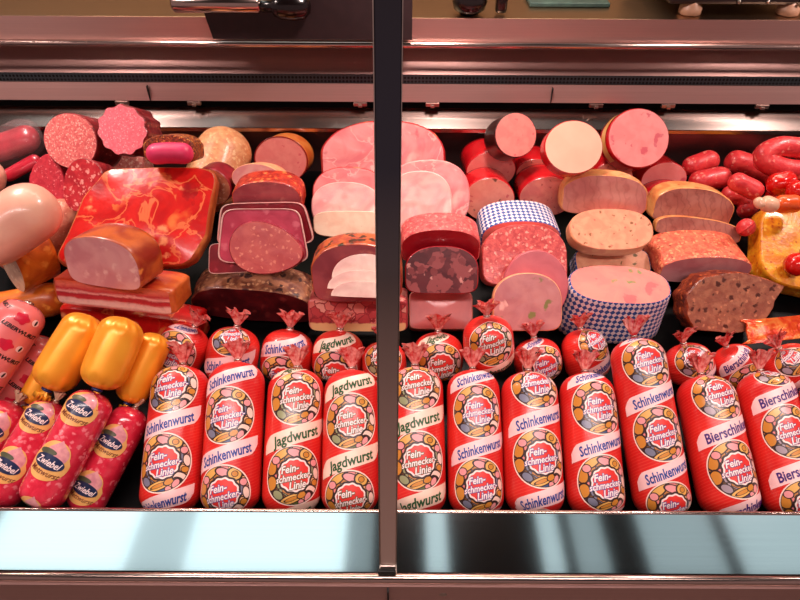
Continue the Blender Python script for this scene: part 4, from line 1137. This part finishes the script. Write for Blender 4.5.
    ('pack', 'packed_sausage', 'front red pack with blue lettering beside the green one past the post', 'packed sausage', 'red packed sausages in the front row', (0.1086, 0.5072, 0.8206), (70, 0, -0.28), (0.2057, 0.0389), ('schinken', 0.685, 0.05)),
    ('pack', 'packed_sausage', 'front red pack with blue lettering, label cut off by its gathered top', 'packed sausage', 'red packed sausages in the front row', (0.1908, 0.5066, 0.8199), (70, 0, -0.71), (0.2028, 0.0411), ('schinken', 0.903, 0.1)),
    ('pack', 'packed_sausage', 'front red pack with blue lettering in front of the plain red rear pack', 'packed sausage', 'red packed sausages in the front row', (0.2765, 0.5059, 0.8192), (70, 0, -0.43), (0.2027, 0.0396), ('schinken', 0.729, 0.1)),
    ('pack', 'packed_sausage', 'red pack with blue lettering lying higher and reaching up to the lozenge foil', 'packed sausage', 'red packed sausages in the front row', (0.3613, 0.5254, 0.8364), (66, 0, 4.42), (0.253, 0.0391), ('schinken', 0.449, 0.0)),
    ('pack', 'packed_sausage', 'front red pack with purple lettering beside the raised blue-lettered one', 'packed sausage', 'red packed sausages in the front row', (0.4575, 0.5047, 0.8178), (70, 0, 3.8), (0.2, 0.0404), ('bier', 0.324, 0.05)),
    ('pack', 'packed_sausage', 'front red pack with purple lettering, last whole one before the edge', 'packed sausage', 'red packed sausages in the front row', (0.5461, 0.507, 0.8203), (70, 0, 3.64), (0.2058, 0.0389), ('bier', 0.562, 0.0)),
    ('pack', 'packed_sausage', 'front red pack with purple lettering cut off by the edge', 'packed sausage', 'red packed sausages in the front row', (0.642, 0.5027, 0.8201), (70, 0, 5.12), (0.2023, 0.0409), ('bier', 0.333, 0.0)),
    ('loaf', 'foil_packet', 'crinkled orange red foil packet lying behind the purple-lettered packs', 'packet', None, (0.6634, 0.7263, 0.8397), (66, 0, 6), (0.172, 0.0402, 0.0051), {'side': 'foil_orange', 'face': 'foil_orange', 'o': 'packet', 'bump': 0.08, 'pn': 'wrapper', 'dome': 0.012, 'seed': 7, 'bev': 0.02}),
    ('pack', 'liver_sausage_pack', 'pink printed sausage lying lower, partly under the golden ones', 'packed sausage', 'pink printed liver sausages at the left edge', (-0.5892, 0.6059, 0.8271), (62, 0, -33.61), (0.1581, 0.0327), ('leber', 0.5, 0)),
    ('pack', 'liver_sausage_pack', 'pink printed sausage lying higher with its rounded end up', 'packed sausage', 'pink printed liver sausages at the left edge', (-0.5871, 0.5991, 0.9047), (62, 0, -28.17), (0.1614, 0.0336), ('leber', 0.52, 0)),
    ('pack', 'golden_sausage', 'golden sausage lying underneath, mostly covered by the others', 'packed sausage', 'golden foil sausages', (-0.5398, 0.5811, 0.8488), (62, 0, -24.21), (0.0589, 0.0195), ('gold', 0.5, 0)),
    ('pack', 'golden_sausage', 'shortest golden sausage, next to the red packs', 'packed sausage', 'golden foil sausages', (-0.3833, 0.5978, 0.8718), (62, 0, -20.65), (0.1085, 0.0239), ('gold', 0.5, 0)),
    ('pack', 'golden_sausage', 'golden sausage with dark blue clip beside the pink printed ones', 'packed sausage', 'golden foil sausages', (-0.4803, 0.597, 0.9068), (62, 0, -26.93), (0.118, 0.032), ('gold', 0.5, 0)),
    ('pack', 'golden_sausage', 'golden sausage in the middle of the three on top', 'packed sausage', 'golden foil sausages', (-0.4083, 0.5819, 0.9215), (62, 0, -17.99), (0.1048, 0.0313), ('gold', 0.5, 0)),
    ('pack', 'onion_sausage', 'onion sausage farthest into the left edge', 'packed sausage', 'onion sausages in clear skin at the left front', (-0.5964, 0.4975, 0.8142), (66, 0, -30.17), (0.1409, 0.0287), ('zwiebel', 0.75, 0.2)),
    ('pack', 'onion_sausage', 'onion sausage lying right beside the black gap, next to the red packs', 'packed sausage', 'onion sausages in clear skin at the left front', (-0.4189, 0.4878, 0.7991), (68, 0, -22.11), (0.1568, 0.0274), ('zwiebel', 0.24, 0)),
    ('pack', 'onion_sausage', 'onion sausage between the topmost one and the left edge', 'packed sausage', 'onion sausages in clear skin at the left front', (-0.5286, 0.4855, 0.8189), (68, 0, -23.15), (0.1528, 0.029), ('zwiebel', 0.86, 0)),
    ('pack', 'onion_sausage', 'onion sausage lying on top of its neighbours', 'packed sausage', 'onion sausages in clear skin at the left front', (-0.4566, 0.4757, 0.8439), (68, 0, -21.36), (0.1641, 0.0303), ('zwiebel', 0.86, 0)),
]

# ------------------------------------------------------------------ placing the goods


def build_items():
    for row in ITEMS:
        kind, name, label, cat, group, loc, (e, a, roll) = row[:7]
        rot = frame(e, a, roll)
        if kind == 'loaf':
            (w, h, L), spec = row[7:]
            loaf_parts(thing(name, label, cat, loc, rot, group), w, h, L, spec)
        elif kind == 'pack':
            (L, R), (art, phase, turn) = row[7:]
            root = thing(name, label, cat, loc, rot, group)
            seed = int(abs(loc[0]) * 7919) % 1000
            if art in WORD:
                packed_log(root, L, R, art, phase, turn, seed)
            else:
                PACKS[art](root, L, R, phase, turn, seed)
        else:
            (path, r), spec = row[7:]
            V, F = tube_geo(path, r, n=32, bump=spec.get('bump', 0), seed=spec.get('seed', 0), flat=spec.get('flat', 1), wr=spec.get('wr', 0))
            o = mesh_obj(name, V, F, spec['mat'])
            m = rot.to_4x4()
            m.translation = Vector(loc)
            o.matrix_world = m
            tag(o, label, cat, group)
            if spec.get('film'):
                V, F = tube_geo([(x * 1.12, y * 1.12 + .002) for x, y in path], r * 1.45, n=32, flat=.62, bump=.12, seed=5)
                mesh_obj('clear_film', V, F, 'film', o)
            if spec.get('stalk'):
                V, F = join(*[box_geo(-.0012, .0012, 0, .008, -.0008, .0008) for _ in range(1)])
                mesh_obj('stalk', shifted(V, Vector((.002, r * .8, r * .5))), F, 'green_stalk', o)


# ------------------------------------------------------------------ counter, worktop, room
def strip(name, mat, y0, z0, y1, z1, parent, x0=-1.9, x1=1.9, thick=.004):
    """A long sheet-metal strip running across the counter from profile point (y0,z0) to (y1,z1)."""
    d = Vector((0, y1 - y0, z1 - z0)).normalized()
    n = Vector((0, -d.z, d.y)) * thick
    V = [Vector((x, y0, z0)) for x in (x0, x1)] + [Vector((x, y1, z1)) for x in (x1, x0)]
    V += [v - n for v in V]
    F = [(0, 1, 2, 3), (7, 6, 5, 4), (0, 4, 5, 1), (1, 5, 6, 2), (2, 6, 7, 3), (3, 7, 4, 0)]
    return mesh_obj(name, V, F, mat, parent, None, False)


def rod(y, z, r, x0=-1.9, x1=1.9):
    return lathe_geo([(r, x0), (r, x1)], 16, 'X')[0], lathe_geo([(r, x0), (r, x1)], 16, 'X')[1]


def build_counter():
    c = thing('display_counter', 'steel refrigerated display counter with black deck and polished front ledge', 'counter', (0, .8, .5))
    inv = Vector((0, -.8, -.5))

    def part(o):
        o.location = inv
        return o
    # sloping black deck
    a, b = DECK_O - DS * .034, DECK_O + DS * .757
    V = [Vector((x, p.y, p.z)) for p in (a, b) for x in (-1.9, 1.9)]
    V += [v - Vector((0, 0, .03)) for v in V]
    deck = part(mesh_obj('deck', V, [(0, 1, 3, 2), (4, 6, 7, 5), (0, 4, 5, 1), (2, 3, 7, 6), (0, 2, 6, 4), (1, 5, 7, 3)], 'deck_black', c, None, False))
    # front riser and polished ledge
    part(strip('front_riser', 'shadow_black', .4015, .735, .3975, .8195, c, thick=.003))
    part(strip('front_ledge', 'steel_ledge', .3185, .8215, .396, .8215, c, thick=.006))
    V, F = lathe_geo([(.0032, -1.9), (.0032, 1.9)], 14, 'X')
    part(mesh_obj('ledge_rim', [v + Vector((0, .3972, .8198)) for v in V], F, 'steel_bright', c))
    V, F = lathe_geo([(.006, -1.9), (.006, 1.9)], 14, 'X')
    part(mesh_obj('front_rail', [v + Vector((0, .313, .8165)) for v in V], F, 'steel_bright', c))
    part(strip('front_panel', 'steel_warm', .302, .25, .309, .812, c, thick=-.004))
    for x in (-.012, .0):
        pass
    part(mesh_obj('panel_seam', *box_geo(-.0135, -.0115, .2995, .312, .4, .8095), 'shadow_black', c, None, False))
    V, F = lathe_geo([(.0001, -.001), (.006, -.0005), (.007, .001), (.003, .0025), (.0001, .003)], 16)
    part(mesh_obj('panel_screw', [Vector((v.x + .055, .3065 - v.z, .79 + v.y)) for v in V], F, 'clip_metal', c))
    # rear of the case, from the deck up
    part(strip('rear_panel', 'steel_panel', 1.181, .84, 1.181, .972, c))
    part(strip('rear_lip', 'steel_bright', 1.166, .9715, 1.1665, .9785, c))
    part(strip('lamp_strip', 'steel_bright', 1.172, .9746, 1.215, 1.0025, c))
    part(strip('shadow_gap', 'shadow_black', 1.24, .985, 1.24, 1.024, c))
    part(strip('upper_panel', 'steel_warm', 1.2, 1.0223, 1.21, 1.0562, c))
    part(strip('air_grille', 'grille', 1.214, 1.0562, 1.216, 1.0728, c))
    part(strip('hood_panel', 'steel_warm', 1.219, 1.0722, 1.252, 1.114, c))
    for px in (-.58, -.43, -.085, .065, .405, .555, .75, .95):
        V, F = join(box_geo(px - .014, px + .014, 1.196, 1.2035, 1.0135, 1.0215, .0012), box_geo(px - .004, px + .004, 1.192, 1.197, 1.0125, 1.018, .001))
        part(mesh_obj('latch', V, F, 'clip_metal', c, None, False))
    for px in (-.52, .31):
        part(mesh_obj('panel_seam', *box_geo(px - .0008, px + .0008, 1.1985, 1.206, 1.0225, 1.053), 'shadow_black', c, None, False))
    return c


def build_room():
    V = [Vector(p) for p in ((-4, -3, 0), (4, -3, 0), (4, 3, 0), (-4, 3, 0))]
    struct(mesh_obj('floor', V, [(0, 1, 2, 3)], 'floor_tile', None, None, False))
    V = [Vector(p) for p in ((-4, 2.6, 0), (4, 2.6, 0), (4, 2.6, 3), (-4, 2.6, 3))]
    struct(mesh_obj('wall_back', V, [(3, 2, 1, 0)][::-1], 'wall_warm', None, None, False))
    V = [Vector(p) for p in ((-4, -3, 3), (4, -3, 3), (4, 2.6, 3), (-4, 2.6, 3))]
    struct(mesh_obj('ceiling', V, [(3, 2, 1, 0)], 'ceiling_dark', None, None, False))


def build_worktop():
    c = thing('rear_worktop', 'brushed steel staff worktop with a rounded front edge behind the display', 'worktop', (0, 1.5, .6))
    inv = Vector((0, -1.5, -.6))
    V, F = box_geo(-1.9, 1.9, 1.2107, 1.95, 1.17, 1.1841, .0005)
    o = mesh_obj('top', V, F, 'steel_top', c, None, False)
    o.location = inv
    o = strip('front_face', 'steel_warm', 1.2105, 1.1405, 1.2105, 1.1838, c, thick=.003)
    o.location = inv
    V, F = lathe_geo([(.0065, -1.9), (.0065, 1.9)], 16, 'X')
    o = mesh_obj('edge_trim', [v + Vector((0, 1.203, 1.1365)) for v in V], F, 'steel_bright', c)
    o.location = inv
    o = mesh_obj('base', *box_geo(-1.9, 1.9, 1.3, 1.9, .0, 1.1695), 'steel_warm', c, None, False)
    o.location = inv

    # cutting machine at the left: dark board hanging over the edge, steel bar, black knob
    m = thing('slicing_machine', 'dark brown machine base with a steel bar and black knob on the rear worktop', 'machine', (-.2, 1.2, 1.18))
    off = Vector((.2, -1.2, -1.18))
    x0, x1 = -.36, .02
    V = [Vector(p) for p in ((x0, 1.185, 1.152), (x1, 1.185, 1.152), (x1, 1.196, 1.225), (x0 - .016, 1.196, 1.225))]
    V += [v + Vector((0, .010, 0)) for v in V]
    o = mesh_obj('base_board', V, [(0, 1, 2, 3), (7, 6, 5, 4), (0, 4, 5, 1), (1, 5, 6, 2), (2, 6, 7, 3), (3, 7, 4, 0)], 'board_brown', m, None, False)
    o.location = off
    V, F = lathe_geo([(.012, -.42), (.016, -.415), (.016, -.262), (.012, -.258)], 24, 'X')
    o = mesh_obj('steel_bar', [v + Vector((0, 1.178, 1.217)) for v in V], F, 'steel_bright', m)
    o.location = off
    V, F = lathe_geo([(.008, -.262), (.011, -.255), (.011, -.238), (.018, -.234), (.023, -.222), (.025, -.2), (.022, -.178), (.012, -.168), (.001, -.166)], 24, 'X')
    o = mesh_obj('knob', [v + Vector((0, 1.176, 1.214)) for v in V], F, 'knob_black', m)
    o.location = off

    m = thing('black_knob', 'round black knob with a short grip on the worktop just past the post', 'knob', (.13, 1.235, 1.185))
    V, F = lathe_geo([(.001, 0), (.018, .001), (.03, .01), (.034, .024), (.03, .04), (.014, .05), (.001, .052)], 28)
    mesh_obj('knob_head', V, F, 'knob_black', m)
    mesh_obj('grip', *join(box_geo(.05, .072, -.01, .01, .002, .06, .006), box_geo(.028, .054, -.004, .004, .03, .04, .002)), 'knob_black', m)

    m = thing('scale_plate', 'flat grey green plate lying on the worktop beside the black knob', 'plate', (.34, 1.31, 1.1845))
    mesh_obj('plate', *box_geo(-.085, .075, -.03, .1, 0, .008, .002), 'plate_green', m, None, False)

    m = thing('counter_scale', 'dark machine on a round cream foot at the right of the worktop', 'scale', (.66, 1.3, 1.1845))
    V, F = lathe_geo([(.018, .0), (.021, .002), (.021, .013), (.014, .018), (.014, .026)], 24)
    for x in (-.1, .09):
        mesh_obj('foot', [v + Vector((x, -.055, 0)) for v in V], F, 'foot_cream', m)
    mesh_obj('body', *box_geo(-.15, .13, -.07, .2, .02, .12, .006), 'case_dark', m, None, False)
    for x in (-.02, .035, .1):
        V, F = lathe_geo([(.0035, 0), (.0035, .004), (.001, .005)], 10)
        mesh_obj('stud', [Vector((v.x + x, -.0705 - v.z, .027 + v.y)) for v in V], F, 'clip_metal', m)
    m = thing('white_scale', 'pale grey machine housing at the far right of the worktop', 'scale', (.86, 1.26, 1.1845))
    mesh_obj('housing', *box_geo(-.05, .3, -.02, .03, .012, .12, .008), 'case_white', m, None, False)
    mesh_obj('foot', *box_geo(-.06, .3, -.012, .028, .0, .012, .003), 'case_dark', m, None, False)


def build_post():
    A, B = Vector((-.0125, .3225, .8225)), Vector((-.0085, .452, 1.545))
    d = (B - A).normalized()
    x = Vector((1, 0, 0))
    x = (x - d * x.dot(d)).normalized()
    n = d.cross(x)
    m = Matrix((x, n, d)).transposed()
    p = thing('glass_post', 'dark upright edge post of the front glass, standing on the polished ledge', 'post', A, m)
    L = (B - A).length
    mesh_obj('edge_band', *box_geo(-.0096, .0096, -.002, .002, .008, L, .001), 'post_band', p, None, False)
    mesh_obj('side_seal', *box_geo(-.0104, -.0096, -.003, .003, .01, L, 0), 'clip_metal', p, None, False)
    mesh_obj('side_seal', *box_geo(.0096, .0102, -.003, .003, .01, L, 0), 'clip_metal', p, None, False)
    mesh_obj('clamp', *join(box_geo(-.0105, .0105, -.006, .006, .0, .005, .001), box_geo(-.0095, .0095, -.005, .005, .005, .011, .001)), 'clip_metal', p, None, False)
    mesh_obj('clamp_foot', *box_geo(-.012, .009, -.009, -.004, -.0005, .006, .001), 'shadow_black', p, None, False)


# ------------------------------------------------------------------ light and camera
def area(name, loc, rot, sx, sy, power, color, shape='RECTANGLE', spread=180):
    l = bpy.data.lights.new(name, 'AREA')
    l.shape = shape
    l.size, l.size_y = sx, sy
    l.energy = power
    l.color = color
    l.spread = rad(spread)
    o = bpy.data.objects.new(name, l)
    COL.objects.link(o)
    o.location = loc
    o.rotation_euler = rot
    return o


def build_light():
    w = bpy.data.worlds.new('world')
    SC.world = w
    w.use_nodes = True
    w.node_tree.nodes['Background'].inputs[0].default_value = (.42, .27, .26, 1)
    w.node_tree.nodes['Background'].inputs[1].default_value = .62
    # warm pink lamps above the goods
    for x in (-1.66, -.776, .108, 1.01, 1.9):
        area('meat_lamp', (x, 1.02, 1.6), (rad(-6), 0, 0), .13, .13, 4.0, (1, .77, .71), 'DISK', 140)
    # added warm fill strip in front, shaped to brighten the packs
    area('front_fill', (0, .20, 1.66), (rad(16), 0, 0), 2.6, .06, 5.8, (1, .80, .76), 'RECTANGLE', 92)
    area('wall_fill', (0, 2.1, 2.7), (rad(-10), 0, 0), 3.0, .3, 26, (1, .86, .66))  # added fill to brighten the back wall that the worktop mirrors
    # daylight-white ceiling fittings of the shop, mirrored in the ledge
    for x0, x1, k in ((-1.95, -1.26, 1.7), (-1.26, -.99, .85), (-.99, -.25, 1.6), (-.25, -.12, .4), (.13, .23, .9), (.67, .77, .8), (.83, .98, .45), (1.16, 1.52, .5), (1.59, 2.1, .7)):
        ww = x1 - x0
        area('ceiling_light', ((x0 + x1) / 2, 1.46, 2.85), (0, 0, 0), ww, .54, .6 * k * math.pi * ww, (.74, .97, 1.0))


def build_camera():
    cd = bpy.data.cameras.new('camera')
    cd.sensor_width = 36
    cd.lens = 36 * 600 / 800
    cd.clip_start = .02
    o = bpy.data.objects.new('camera', cd)
    COL.objects.link(o)
    m = CAM_ROT.to_4x4()
    m.translation = CAM
    o.matrix_world = m
    SC.camera = o
    SC.view_settings.view_transform = 'Standard'
    SC.view_settings.look = 'None'
    SC.view_settings.exposure = 0
    SC.cycles.use_denoising = True
    SC.cycles.max_bounces = 6
    SC.cycles.transparent_max_bounces = 6


make_materials()
plain('floor_tile', C(190, 160, 146), .4)
plain('wall_warm', C(206, 160, 120), .7)
plain('ceiling_dark', C(30, 30, 38), .8)
steel('steel_top', C(196, 164, 136), .3, .2, .1)
build_room()
build_counter()
build_worktop()
build_post()
build_items()
build_light()
build_camera()
bpy.context.view_layer.update()
